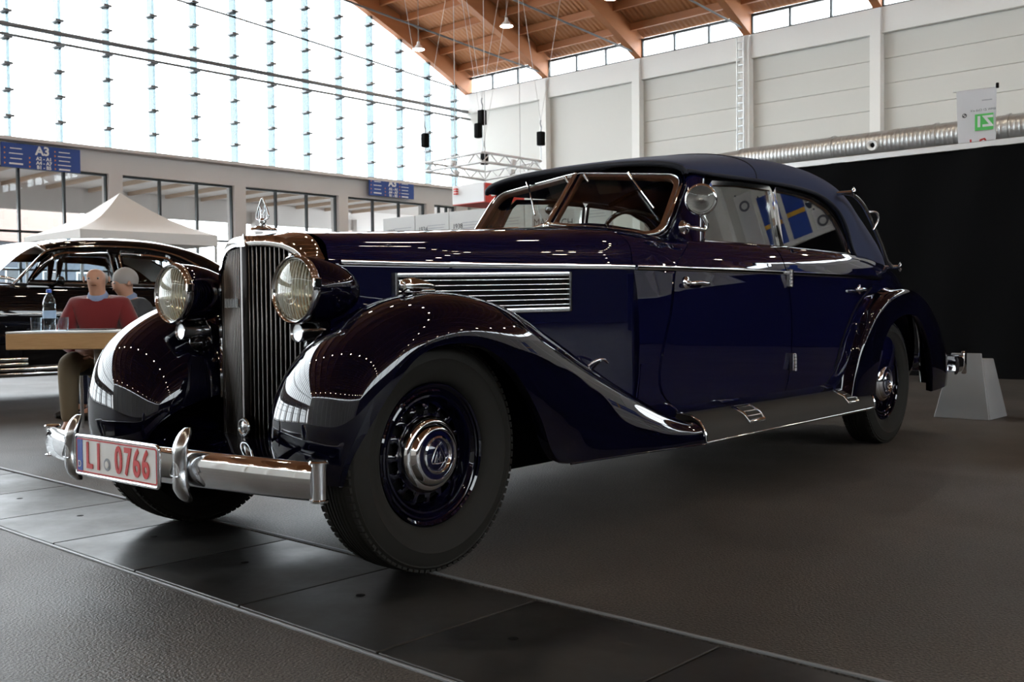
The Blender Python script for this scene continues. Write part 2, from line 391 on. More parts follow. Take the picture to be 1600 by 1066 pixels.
# panes between the mullions, up to the arch
zs = [6.1, 7.525, 9.075, 10.625, 12.175, 13.725, 15.275, 16.825, 18]
edges = [A_] + MX + [-A_]
rect = {}
for q in range(len(edges)-1):
    xa, xb = edges[q], edges[q+1]
    if abs(xa-xb) < .2: continue
    ta, tb = arch(xa)+.05, arch(xb)+.05
    for z0, z1 in zip(zs, zs[1:]):
        if min(ta, tb) >= z1:
            key = round(abs(xa-xb), 3), round(z1-z0, 3)
            if key not in rect:
                o = obj('pane', box((0, 0, 0), (key[0]-.03, .016, key[1]-.012)), 'pane', gb); rect[key] = o.data
            else: o = obj('pane', rect[key], None, gb)
            o.location = ((xa+xb)/2, B_+.02, (z0+z1)/2)
        elif max(ta, tb) > z0+.1:
            pts = [(xb+.015, z0+.006), (xa-.015, z0+.006)]
            for xx, t in ((xa-.015, min(ta, z1)), (xb+.015, min(tb, z1))):
                if t > z0+.02: pts.append((xx, t))
            if len(pts) > 2: obj('pane', prism(pts, .016, (0, B_+.02, 0)), 'pane', gb)
# lower windows between the piers
for k in range(-6, 7):
    xa = 4.5875*k-.15+.23; xb = min(xa+4.5875-.46, 28.9)
    n = 3; zt = 5.32
    bars = [box((xa+(xb-xa)*t/n, B_+.05, zt/2), (.10 if t in (0, n) else .07, .12, zt)) for t in range(n+1)]
    bars += [box(((xa+xb)/2, B_+.05, z), (xb-xa, .1, .06)) for z in (.05, 2.2, 3.35, 3.9 if False else 3.36, zt-.04)]
    wd = hobj('window_%d' % (50+k), join(*bars), 'dark_frame')
    for t in range(n):
        for z0, z1 in ((.08, 2.17), (2.23, 3.32), (3.39, 5.24)):
            obj('pane', box((xa+(xb-xa)*(t+.5)/n, B_+.05, (z0+z1)/2), ((xb-xa)/n-.08, .014, z1-z0)), 'pane', wd)
# outside: paving and a canopy roof over the forecourt
mat('paving', (.30, .29, .28), .8, noise=(.4, .5, 4, (.24, .24, .23)))
hobj('ground_outside', box((0, B_+60, -.2), (240, 119, .3)), 'paving')
mat('canopy_wood', (.46, .34, .25), .7)
can = hobj('canopy_outside', box((0, B_+3.6, 5.75), (70, 6.4, .2)), 'concrete')
for k in range(-18, 19):
    obj('canopy_joist', box((1.6*k, B_+3.6, 5.58), (.12, 6.4, .14)), 'canopy_wood', can)
obj('canopy_fascia', box((0, B_+6.9, 5.2), (70, .2, 1.0)), 'concrete', can)
for k in range(-5, 7):
    obj('canopy_post', box((5.6*k+1, B_+6.7, 2.6), (.4, .4, 5.2)), 'concrete', can)

# ------------------------------------------------------------------ the navy convertible
car = empty('vintage_car', (0, 0, 0), 0, 'long dark navy vintage four-door convertible with chrome grille and navy fabric top', 'car')
def part(name, d, m, smooth=40, parent=None): return obj(name, d, m, parent or car, smooth)
def both(name, d, m, smooth=40):
    part(name, d, m, smooth); return part(name, mirY(d), m, smooth)
def csp(keys, per=6):
    "Catmull-Rom sampled evenly per key interval"
    P = [Vector(p) for p in keys]; out = []
    for i in range(len(P)-1):
        p1, p2 = P[i], P[i+1]; p0 = P[i-1] if i else p1*2-p2; p3 = P[i+2] if i+2 < len(P) else p2*2-p1
        for k in range(per):
            t = k/per; out.append(.5*((2*p1)+(p2-p0)*t+(2*p0-5*p1+4*p2-p3)*t*t+(3*p1-p0-3*p2+p3)*t**3))
    return out+[P[-1].copy()]
def quarter(Cc, E, n, ea=1.0, eb=1.0):
    "rounded section: leaves Cc sideways (y), arrives at E upright"
    out = []
    for k in range(n+1):
        f = PI/2*k/n; sy = math.sin(f)**ea; sz = 1-max(0, math.cos(f))**eb
        out.append(Vector((Cc.x+(E.x-Cc.x)*sz, Cc.y+(E.y-Cc.y)*sy, Cc.z+(E.z-Cc.z)*sz)))
    return out

# --- front fenders
FK = [((-.36,-.40,.33),(-.410,-.57,.325),(-.375,-.70,.32)),
 ((-.36,-.35,.40),(-.428,-.58,.44),(-.37,-.735,.40)),
 ((-.31,-.31,.46),(-.411,-.59,.59),(-.333,-.77,.49)),
 ((-.22,-.29,.50),(-.345,-.595,.715),(-.265,-.795,.595)),
 ((-.10,-.28,.53),(-.215,-.60,.812),(-.165,-.805,.69)),
 ((.02,-.29,.55),(-.055,-.60,.870),(-.03,-.81,.722)),
 ((.15,-.31,.55),(.14,-.60,.882),(.13,-.81,.70)),
 ((.35,-.35,.53),(.37,-.60,.842),(.28,-.81,.605)),
 ((.55,-.42,.49),(.62,-.605,.738),(.395,-.81,.46)),
 ((.80,-.52,.45),(.85,-.625,.622),(.46,-.81,.335)),
 ((1.0,-.60,.41),(1.06,-.66,.512),(.56,-.81,.285)),
 ((1.2,-.65,.375),(1.28,-.70,.408),(.95,-.815,.275)),
 ((1.36,-.68,.355),(1.42,-.72,.358),(1.30,-.82,.265)),
 ((1.47,-.69,.345),(1.485,-.735,.350),(1.485,-.82,.258))]
def guide(keys, per, na, nb, lip=.03, ea=1, eb=1, ec=1, ed=1):
    I = csp([k[0] for k in keys], per); Cc = csp([k[1] for k in keys], per); E = csp([k[2] for k in keys], per); rows = []
    for i, c, e in zip(I, Cc, E):
        r = list(reversed(quarter(c, i, na, ea, eb)))[:-1] + quarter(c, e, nb, ec, ed)
        r.append(e+Vector((0, .012, -.004))); r.append(e+Vector((0, lip+.012, .004))); rows.append(r)
    return rows
ff = grid(guide(FK, 7, 12, 14, .03, 1, 1, .85, .9))
both('front_fender', ff, 'navy_darkened', 50)
# --- rear fenders
RK = [((2.88, -.69, .34), (3.10, -.778, .335), (3.36, -.825, .335)),
      ((2.95, -.70, .50), (3.15, -.788, .50), (3.39, -.83, .49)),
      ((3.05, -.705, .67), (3.24, -.793, .665), (3.47, -.835, .63)),
      ((3.25, -.70, .83), (3.42, -.795, .81), (3.62, -.835, .735)),
      ((3.53, -.69, .93), (3.68, -.79, .905), (3.84, -.835, .775)),
      ((3.9, -.67, .965), (4.00, -.775, .925), (4.04, -.835, .745)),
      ((4.3, -.63, .945), (4.30, -.765, .86), (4.20, -.83, .63)),
      ((4.65, -.58, .84), (4.58, -.735, .725), (4.29, -.825, .50)),
      ((4.9, -.54, .66), (4.77, -.73, .54), (4.33, -.82, .40)),
      ((5.0, -.52, .45), (4.84, -.72, .42), (4.345, -.815, .34)),
      ((5.02, -.52, .30), (4.82, -.715, .30), (4.36, -.81, .285))]
both('rear_fender', grid(guide(RK, 7, 6, 14, .03, .8, .8, .8, .9)), 'navy_darkened', 50)

# --- main body
def wb(x): return interp([1.17, 1.45, 2.2, 2.8, 3.3, 3.8, 4.3, 4.7, 4.95], [.675, .705, .735, .74, .732, .70, .645, .56, .42], x)
def zt(x): return interp([1.0, 3.6, 4.05, 4.35, 4.6, 4.8, 4.95], [1.13, 1.13, 1.10, 1.03, .90, .74, .55], x)
PRF = [(-.10, .30), (-.045, .345), (-.012, .40), (.006, .46), (.020, .56), (.026, .68), (.024, .80), (.014, .90), (.003, .965), (0, .99), (-.004, 1.005), (-.010, 1.02), (-.013, 1.032), (-.020, 1.05), (-.040, 1.088), (-.068, 1.115), (-.098, 1.130), (-.120, 1.130), (-.130, 1.115)]
def bside(x, off=0.0, prf=PRF):
    k = (zt(x)-.30)/(1.13-.30); wv = wb(x)
    sk = .07 if x < 1.62 else 0      # under the scuttle the body side tucks in
    return [Vector((x, -(wv+dy+off-(sk if z > 1.0 else 0)), .30+(z-.30)*k)) for dy, z in prf]
def byz(x, z, off=0.0):
    P = bside(max(x, 1.63) if z > .99 and x < 1.63 else x)
    if z > .99 and x < 1.63: off += wb(x)-wb(1.63)
    for a, b in zip(P, P[1:]):
        if a.z <= z <= b.z: t = (z-a.z)/max(1e-6, b.z-a.z); return a.y+(b.y-a.y)*t-off
    return P[-1].y-off
bx = [1.17+.06*i for i in range(64)]
bx = [x for x in bx if x <= 4.95]
rows = []
for x in bx:
    r = bside(x); q = r[-1]
    if x < 3.85: r += [Vector((x, q.y+.01, .80)), Vector((x, q.y*.5, .80)), Vector((x, 0, .80))]
    else: r += [Vector((x, q.y*.9, q.z+.01)), Vector((x, q.y*.5, q.z+.035)), Vector((x, 0, q.z+.045))]
    rows.append(r+[Vector((p.x, -p.y, p.z)) for p in reversed(r[:-1])])
bd = caps(grid(rows, cv=True), len(rows[0]), len(rows))
part('body', bd, 'navy', 38)
part('chassis_light_block', join(bbox((2.3, 0, .31), (4.9, 1.04, .16), .02), bbox((-.05, 0, .27), (.4, .5, .10), .02)), 'black', 30)  # plain dark boxes added under the car to block light
part('axle', cyl((0, -.6, .36), (0, .6, .36), .04), 'black', 40); part('axle', cyl((3.85, -.6, .36), (3.85, .6, .36), .05), 'black', 40)
both('fender_welting', tube(csp([(p[0][0], byz(p[0][0], p[0][2], .006), p[0][2]) for p in RK[:5]], 5), .006, 6), 'black', 60)
# doors: skins standing a little proud of the body with open gaps round them
def door(zs, fx, rx, name, nx=26):
    rr = []
    for z in zs:
        a, b = fx(z), rx(z); rr.append([Vector((a+(b-a)*i/nx, byz(a+(b-a)*i/nx, z, .007), z)) for i in range(nx+1)])
    d = grid(rr); bm = bmesh.new(); vv = [bm.verts.new(p) for p in d[0]]
    for f in d[1]: bm.faces.new([vv[i] for i in f])
    bm.normal_update(); ex = bmesh.ops.extrude_face_region(bm, geom=bm.faces[:])
    for v in ex['geom']:
        if isinstance(v, bmesh.types.BMVert): v.co.y += .010
    bmesh.ops.recalc_face_normals(bm, faces=bm.faces); bm.verts.index_update()
    V = [v.co.copy() for v in bm.verts]; F = [tuple(v.index for v in f.verts) for f in bm.faces]; bm.free()
    return both(name, (V, F), 'navy', 35)
zd = [.412, .418, .428, .445, .47, .51, .56, .62, .68, .74, .80, .85, .90, .94, .965, .99, 1.005, 1.02, 1.032, 1.05, 1.07, 1.088, 1.102, 1.115]
door(zd, lambda z: interp([.41, .42, .44, .48, .55, .65, .8, 1.0, 1.06, 1.12], [1.50, 1.42, 1.37, 1.325, 1.30, 1.315, 1.37, 1.445, 1.53, 1.64], z), lambda z: 2.405, 'front_door')
door(zd, lambda z: 2.415, lambda z: interp([.41, .5, .6, .7, .8, .9, 1.12], [2.86, 2.96, 3.04, 3.12, 3.26, 3.42, 3.47], z), 'rear_door')

# --- bonnet and scuttle
def hw(x): return interp([-.15, .0, .4, .9, 1.17, 1.45, 1.7], [.262, .285, .375, .565, .675, .705, .712], x)
def hz(x): return interp([-.15, .0, .4, .9, 1.2, 1.5, 1.65], [1.098, 1.105, 1.125, 1.160, 1.185, 1.214, 1.235], x)
def hood_row(x, boxy):
    w_ = hw(x); z0 = 1.0; H = hz(x)-z0; r = [Vector((x, -w_+.012, .36)), Vector((x, -w_+.002, .55)), Vector((x, -w_, .75)), Vector((x, -w_, .88)), Vector((x, -w_, .96)), Vector((x, -w_, .985)), Vector((x, -w_+.004, .998)), Vector((x, -w_+.010, 1.006))]
    n = 14
    for k in range(1, n+1):
        f = PI/2*k/n; r.append(Vector((x, -(w_-.012)*math.cos(f)**boxy, z0+.006+(H-.006)*math.sin(f)**(boxy*.95))))
    return r
def full(r): return r+[Vector((p.x, -p.y, p.z)) for p in reversed(r[:-1])]
hr = [full(hood_row(x, interp([-.1, 1.1], [.72, .62], x))) for x in [-.06+.0615*i for i in range(21)]]
part('bonnet', grid(hr), 'navy', 32)
def resamp(P, n):
    L = [0]
    for p, q in zip(P, P[1:]): L.append(L[-1]+(q-p).length)
    out = []
    for k in range(n):
        s = L[-1]*k/(n-1); j = 0
        while j < len(L)-2 and L[j+1] < s: j += 1
        out.append(P[j].lerp(P[j+1], (s-L[j])/max(1e-9, L[j+1]-L[j])))
    return out
def cowl_row(x):
    h0 = resamp(hood_row(1.17, .62)[5:], 26); w_ = wb(x)+.003; H = hz(x)
    ua = [Vector((0, -(w_+dy), z)) for dy, z in PRF[8:16]]
    ua += [Vector((0, -(w_-.12), 1.130)), Vector((0, -.50, 1.130+(H-1.13)*.22)), Vector((0, -.36, 1.130+(H-1.13)*.55)), Vector((0, -.2, 1.130+(H-1.13)*.85)), Vector((0, -.1, 1.130+(H-1.13)*.96)), Vector((0, 0, H))]
    ua = resamp(ua, 26); t = min(1, max(0, (x-1.17)/.36)); t = t*t*(3-2*t); sc = w_/.678
    return [Vector((x, a.y*(sc if t < 1 else 1)*(1-t)+b_.y*t, (1.0+(a.z-1.0)*(H-1.0)/.183)*(1-t)+b_.z*t)) for a, b_ in zip(h0, ua)]
part('scuttle', grid([full(cowl_row(x)) for x in [1.176+.03*i for i in range(17)]]), 'navy', 40)
part('bonnet_hinge', sweep([(x, 0, hz(x)+.002) for x in [-.05+.1*i for i in range(14)]], [(-.007, 0), (.007, 0), (.005, .004), (-.005, .004)]), 'chrome', 40)
# belt mouldings
def strip(path, h=.009, t=.007): return sweep(path, [(-t, -h), (t*.6, -h), (t, 0), (t*.6, h), (-t, h)], up=Vector((0, 0, 1)))
for s in (1, -1):
    for nm, xs_, wf in (('bonnet_moulding', [-.02+.0594*i for i in range(21)], lambda x: hw(x)+.004), ('belt_moulding', [1.18+.06*i for i in range(44)], lambda x: wb(x)+.009)):
        d = strip([(x, -wf(x), .990) for x in xs_]); part(nm, d if s > 0 else mirY(d), 'chrome', 50)
# bonnet side vents
def vent():
    rt = empty('bonnet_vent', parent=car); xa, xb = .19, .885; n = 12
    zt_, zb_ = lambda x: .948+.012*(x-xa)/.7, lambda x: .812+.012*(x-xa)/.7
    X = [xa+(xb-xa)*i/n for i in range(n+1)]
    obj('vent_recess', solid([[(x, -hw(x)-.0045, zb_(x)) for x in X], [(x, -hw(x)-.0035, zt_(x)) for x in X]], .002), 'black', rt, 30)
    pr = [(-.006, -.008), (.010, -.008), (.012, 0), (.010, .008), (-.006, .008)]
    obj('vent_frame', join(sweep([(x, -hw(x)-.004, zt_(x)) for x in X], pr), sweep([(x, -hw(x)-.004, zb_(x)) for x in X], pr),
        sweep([(xa, -hw(xa)-.004, zb_(xa)-.008), (xa, -hw(xa)-.004, zt_(xa)+.008)], [(b, a) for a, b in pr], up=Vector((0, -1, 0))),
        sweep([(xb, -hw(xb)-.004, zb_(xb)-.008), (xb, -hw(xb)-.004, zt_(xb)+.008)], [(b, a) for a, b in pr], up=Vector((0, -1, 0)))), 'chrome_dull', rt, 40)
    for i in range(6):
        t = (i+1)/7
        obj('vent_bar', sweep([(x, -hw(x)-.006, zb_(x)+(zt_(x)-zb_(x))*t) for x in X], [(.004+.0030*math.cos(q), .0030*math.sin(q)) for q in [2*PI*j/8 for j in range(8)]]), 'chrome', rt, 60)
    return rt
v1 = vent()
rt = empty('bonnet_vent', parent=car)
for ch in v1.children:
    me = ch.data.copy(); me.transform(Matrix.Scale(-1, 4, (0, 1, 0))); me.flip_normals(); obj(ch.name.split('.')[0], me, None, rt)
part('bonnet_latch', join(tube(spline([(.90, -.635, .60), (.925, -.665, .625), (.96, -.672, .628), (.99, -.67, .615)], 9), .006, 8), cyl((.945, -.60, .57), (.945, -.668, .625), .007, 8)), 'chrome', 50)
part('access_flap', solid([[(x, byz(x, z, .003), z) for x in (1.18, 1.22, 1.27)] for z in (.46, .52, .60)], .004), 'navy', 30)

# --- radiator
RX = -.205; RW = .238; RV = .075           # ridge, half width, sweep-back
def gx(y): return RX + RV*(abs(y)/RW)**1.25
def gtop(y):
    t = abs(y)/RW; return 1.052 - .012*t - .075*max(0, (t-.55)/.45)**2.4
def gbot(y): return .385
mat('slat_metal', (.16, .15, .145), .28, 1)
def radiator():
    rt = empty('radiator_grille', parent=car)
    n = 13
    for s in (-1, 1):
        for i in range(n):
            y = s*(.0165+(RW-.026)*i/(n-1)); zt_ = gtop(y)-.003
            o = obj('grille_slat', bevel(box((gx(y)+.010, y, (gbot(y)+zt_)/2), (.016, .0066, zt_-gbot(y))), .0022, 1), 'slat_metal', rt, 40)
    ys = [-RW+2*RW*i/24 for i in range(25)]
    obj('grille_backing', solid([[(gx(y)+.035, y, gbot(y)) for y in ys], [(gx(y)+.035, y, gtop(y)) for y in ys]], .004), 'black', rt, 30)
    obj('centre_rib', sweep([(RX-.004, 0, .375), (RX-.004, 0, .7), (RX-.004, 0, 1.05)], [(-.008, -.012), (.008, -.012), (.005, .008), (-.005, .008)], up=Vector((-1, 0, 0))), 'slat_metal', rt, 40)
    return rt
radiator()
# chrome shell: arched band from the grille face back over the bonnet nose
def shell_sec(off, x_of, lift=0):
    P = [Vector((x_of(RW+off), -(RW+off), .36)), Vector((x_of(RW+off), -(RW+off), .6)), Vector((x_of(RW+off), -(RW+off), .8)), Vector((x_of(RW+off), -(RW+off), .90))]
    n = 16
    for k in range(n+1):
        f = PI/2*k/n; y = (RW+off)*math.cos(f)**.62; z = .92+(1.052+lift-.92+off*.9)*math.sin(f)**.66
        P.append(Vector((x_of(y), -y, z)))
    return full(P)
face = lambda y: gx(min(y, RW))-.004
rows = [shell_sec(-.004, lambda y: face(y)+.012), shell_sec(-.003, lambda y: face(y)-.004), shell_sec(.012, lambda y: face(y)-.006), shell_sec(.022, lambda y: face(y)+.004, .012), shell_sec(.026, lambda y: -.09, .026), shell_sec(.030, lambda y: -.045, .028), shell_sec(.026, lambda y: -.035, .024)]
part('radiator_shell', grid(rows), 'chrome', 45)
part('shell_badge', prism([(0, .030), (-.024, -.016), (.024, -.016)], .006, (RX-.006, 0, 1.062), (0, 1, 0), (.25, 0, 1)), 'chrome_dull', 30)
part('nameplate', join(*[box((gx(.09)-.012, .055+.010*i, .855+.003*(i % 2)), (.006, .006, .028)) for i in range(8)], box((gx(.09)-.010, .09, .843), (.006, .085, .006))), 'rail', 30)
part('crank_hole_cover', join(lathe([(0, .012), (.018, .010), (.026, .004), (.028, 0)], (-1, 0, 0), (RX-.006, .0, .43), 20), tube([Vector((RX-.012, .028*math.cos(a), .43+.028*math.sin(a))) for a in [2*PI*k/20 for k in range(20)]], .005, 6, True)), 'chrome_dull', 50)
part('shell_base_trim', sweep(spline([(gx(RW)-.02, -RW-.02, .375), (RX+.02, -.13, .366), (RX-.025, 0, .36), (RX+.02, .13, .366), (gx(RW)-.02, RW+.02, .375)], 24), circ(.012, 8)), 'chrome', 60)
# mascot
def mpath(pts, z0, sc): return [Vector((MXC, a*sc*MW, z0+b*sc)) for a, b in pts]
MXC = -.125
out_ = spline([(0, 1.0, 0), (-.20, .62, 0), (-.36, .18, 0), (-.42, -.18, 0), (-.20, -.28, 0), (0, -.31, 0), (.20, -.28, 0), (.42, -.18, 0), (.36, .18, 0), (.20, .62, 0)], 40, True)
ZM = 1.160; SM = .058; MW = 1.4
part('mascot', join(tube(mpath([(p.x, p.y) for p in out_], ZM, SM), .0032, 8, True),
    tube(mpath([(-.30, -.22), (-.24, .30), (0, .02), (.24, .30), (.30, -.22)], ZM, SM), .0024, 6),
    tube(mpath([(-.12, -.25), (-.16, .55), (0, .26), (.16, .55), (.12, -.25)], ZM, SM), .0024, 6)), 'chrome_dull', 60)
part('radiator_cap', join(lathe([(0, .0), (.046, 0), (.050, .004), (.046, .009), (.030, .011), (.026, .016), (.012, .019), (.007, .026), (.0085, .030)], (0, 0, 1), (MXC, 0, 1.105), 28), sphere((MXC, 0, 1.139), .0125, 16, 10)), 'chrome', 50)

# --- front apron, between the fenders
ap = []
for i in range(13):
    t = i/12; x = -.44+.36*t; z = .335+.05*t**.7; r = []
    for k in range(17):
        y = -.46+.92*k/16; r.append(Vector((x+.03*abs(y/.46)**2, y, z+.16*max(0, abs(y)/.46-.40)**2*(.3+.7*t)+.012*math.cos(y*9)*t - .06*max(0, 1-t*7)**2)))
    ap.append(r)
part('front_apron', solid(ap, .012), 'navy_darkened', 50)
both('bumper_bracket', tube(spline([(-.30, -.34, .33), (-.45, -.35, .345), (-.60, -.33, .37)], 8), .016, 8), 'black', 60)

# --- bumper
BK = [(-.655, 0, .372), (-.645, -.18, .371), (-.622, -.34, .369), (-.585, -.55, .366), (-.545, -.70, .362), (-.525, -.755, .360)]
bp = spline([(p[0], -p[1], p[2]) for p in reversed(BK[1:])]+BK, 48)
prof = [(-.012, -.052)]+[(-.004+.024*math.cos(q), .054*math.sin(q)) for q in [math.radians(-86+172*j/14) for j in range(15)]]+[(-.012, .052), (-.012, .040), (-.006, .030), (-.006, -.030), (-.012, -.040)]
part('bumper', sweep(bp, prof, up=Vector((0, 0, 1))), 'chrome', 42)
both('bumper_end', join(lathe([(0, .056), (.024, .056), (.028, .052), (.028, .048), (.020, .046), (.020, -.05), (.027, -.052), (.026, -.058), (0, -.058)], (0, 0, 1), (-.515, -.765, .362), 24)), 'chrome', 40)
def overrider(y):
    rt = empty('overrider', parent=car); x = -.648 if True else 0
    zz = [-.098, -.085, -.06, -.03, 0, .03, .06, .085, .105, .118]
    ax_ = [.010, .0, -.012, -.016, -.016, -.016, -.014, -.006, .004, .012]
    wy = [.010, .024, .030, .026, .020, .022, .029, .028, .022, .010]; wx = [.010, .017, .020, .020, .020, .020, .020, .018, .015, .008]
    rows = [[Vector((x+ax_[i]+wx[i]*math.cos(a), y+wy[i]*math.sin(a), .372+zz[i])) for a in [2*PI*k/16 for k in range(16)]] for i in range(len(zz))]
    P = []
    for j in range(16): P.append(csp([rows[i][j] for i in range(len(zz))], 4))
    rows2 = [[P[j][i] for j in range(16)] for i in range(len(P[0]))]
    obj('overrider_horn', caps(grid(rows2, cv=True), 16, len(rows2)), 'chrome_dull', rt, 60)
    o = Vector((x-.033, y, .370))
    tri = [o+Vector((0, a*.026, b*.026)) for a, b in [(0, 1), (-.5, .35), (-.85, -.55), (0, -.66), (.85, -.55), (.5, .35)]]
    obj('overrider_badge', join(tube(spline(tri, 24, True), .003, 6, True), tube([o+Vector((0, a*.026, b*.026)) for a, b in [(-.5, -.5), (-.25, .3), (0, -.2), (.25, .3), (.5, -.5)]], .0025, 6)), 'steel', rt, 50)
overrider(-.324); overrider(.324)
# number plate
npl = empty('number_plate', parent=car); PX = -.684; PZ = .372
nv = Vector((-1, 0, .02)).normalized(); px_ = Vector((0, -1, 0)); pz_ = Vector((.02, 0, 1))
def rrect(w_, h_, r, n=5):
    o = []
    for cx, cy, a0 in ((w_/2-r, h_/2-r, 0), (-w_/2+r, h_/2-r, 90), (-w_/2+r, -h_/2+r, 180), (w_/2-r, -h_/2+r, 270)):
        for k in range(n+1):
            a = math.radians(a0+90*k/n); o.append((cx+r*math.cos(a), cy+r*math.sin(a)))
    return o
def pat(a, b, off=0): return Vector((PX-off, -a, PZ+b))
obj('plate_frame', sweep([pat(a, b) for a, b in rrect(.492, .122, .012)], circ(.006, 8), True), 'chrome', npl, 50)
obj('plate_sheet', prism(rrect(.488, .118, .010), .004, (PX, 0, PZ), (0, -1, 0), (0, 0, 1)), 'plate_white', npl)
obj('plate_border', sweep([pat(a, b, .003) for a, b in rrect(.474, .104, .008)], [(-.002, -.001), (.002, -.001), (.002, .001), (-.002, .001)], True, up=Vector((-1, 0, 0))), 'red_ink', npl)
obj('country_band', prism([(-.240, -.055), (-.203, -.055), (-.203, .055), (-.240, .055)], .002, (PX-.0025, 0, PZ), (0, -1, 0), (0, 0, 1)), 'blue_ink', npl)
text('country_letter', 'D', .030, pat(-.2215, -.030, .004), (0, -1, 0), (0, 0, 1), 'plate_white', npl, .001)
for ch, u in (('L', -.158), ('I', -.100), ('0', .022), ('7', .076), ('6', .127), ('6', .178)):
    text('plate_character', ch, .116, pat(u, -.002, .004), (0, -1, 0), (0, 0, 1), 'red_ink', npl, .002, sx=.74, bold=.0026)
obj('plate_seal', lathe([(0, .001), (.019, .001), (.020, 0)], (-1, 0, 0), pat(-.048, -.018, .003), 20), 'grey_ink', npl, 30)
obj('plate_seal_centre', lathe([(0, .001), (.011, .001), (.012, 0)], (-1, 0, 0), pat(-.048, -.018, .0045), 16), 'plate_white', npl, 30)

# --- headlamps
glassmat('lamp_glass', (1, 1, .97), 1.5, 1.0)
mat('reflector', (.86, .83, .70), .15, 1); mat('lens_rib', (.78, .78, .70), .12, 0, .5, trans=.6)
def headlamp(y):
    rt = empty('headlamp', parent=car); o = Vector((-.262, y, .893)); ax = (-1, 0, .02)
    obj('lamp_shell', lathe([(.104, -.004), (.108, -.03), (.106, -.07), (.098, -.12), (.083, -.17), (.060, -.215), (.030, -.245), (0, -.255)], ax, o, 40), 'navy_darkened', rt, 60)
    obj('lamp_rim', lathe([(.096, -.002), (.098, .010), (.104, .014), (.110, .008), (.1115, -.006), (.108, -.016), (.104, -.018)], ax, o, 40), 'chrome', rt, 60)
    obj('lamp_reflector', lathe([(.012, -.085), (.03, -.08), (.055, -.066), (.078, -.042), (.097, -.008)], ax, o, 32), 'reflector', rt, 60)
    obj('lamp_bulb', sphere(o+Vector((.055, 0, 0)), .016, 12, 8), 'white', rt, 60)
    ln = obj('lamp_lens', lathe([(0, .026), (.03, .0245), (.06, .019), (.085, .010), (.099, .001)], ax, o, 40), 'lamp_glass', rt, 60)
    rb = []
    for i in range(-7, 8):
        yy = i*.0125; h = math.sqrt(max(0, .094**2-yy*yy)); p = [(o.x-.022*(1-(yy*yy+(h*t)**2)/.0095), o.y+yy, o.z+h*t) for t in [-1+.25*k for k in range(9)]]
        rb.append(tube([Vector(q) for q in p], .0028, 5))
    for r_ in (.018, .034): rb.append(tube([o+Vector((-.0235+r_*.1, r_*math.cos(a), -.012+r_*math.sin(a))) for a in [2*PI*k/20 for k in range(20)]], .0022, 5, True))
    obj('lens_flutes', join(*rb), 'lens_rib', ln, 60)
    obj('lamp_clip', bbox((o.x-.004, y, o.z+.110), (.03, .014, .008), .002, 1), 'chrome', rt, 40); obj('lamp_clip', bbox((o.x-.0, y-.110, o.z+.02), (.03, .010, .03), .003, 1), 'chrome', rt, 40)
    obj('lamp_stalk', tube(spline([(o.x+.10, y, o.z-.09), (o.x+.12, y-.01*(1 if y > 0 else -1), o.z-.14), (o.x+.14, y, o.z-.22)], 8), .022, 12), 'black_paint', rt, 60)
headlamp(-.350); headlamp(.350)
def horn(y):
    rt = empty('horn', parent=car); o = Vector((-.245, y, .757))
    obj('horn_trumpet', lathe([(0, -.004), (.026, -.002), (.030, .004), (.032, 0), (.030, -.01), (.028, -.06), (.030, -.10), (.024, -.11), (0, -.112)], (-1, .0, 0), o, 28), 'chrome_dull', rt, 50)
    obj('horn_body', sphere(o+Vector((.08, 0, -.045)), .042, 18, 12, (1.1, 1, .8)), 'black_paint', rt, 60)
    obj('horn_bracket', cyl(o+Vector((.08, 0, -.06)), o+Vector((.11, .0, -.25)), .012, 8), 'black', rt, 60)
horn(-.335); horn(.335)
def marker(y):
    rt = empty('fender_lamp', parent=car); o = Vector((.035, y, .890))
    prof = [(-.080, .004), (-.076, .014), (-.06, .022), (-.035, .026), (0, .023), (.035, .015), (.062, .007), (.078, .001)]
    rows = [[Vector((o.x+x, o.y+r_*.9*math.cos(a), o.z+.013+r_*math.sin(a))) for a in [2*PI*k/14 for k in range(14)]] for x, r_ in prof]
    obj('marker_shell', caps(grid(rows, cv=True), 14, len(rows)), 'chrome', rt, 60)
    obj('marker_lens', sphere(o+Vector((-.070, 0, .013)), .016, 14, 8, (.6, 1, 1)), 'lens_rib', rt, 60)
    obj('marker_foot', bbox((o.x+.0, y, o.z-.004), (.13, .03, .018), .006, 2), 'chrome', rt, 50)
marker(-.60); marker(.60)

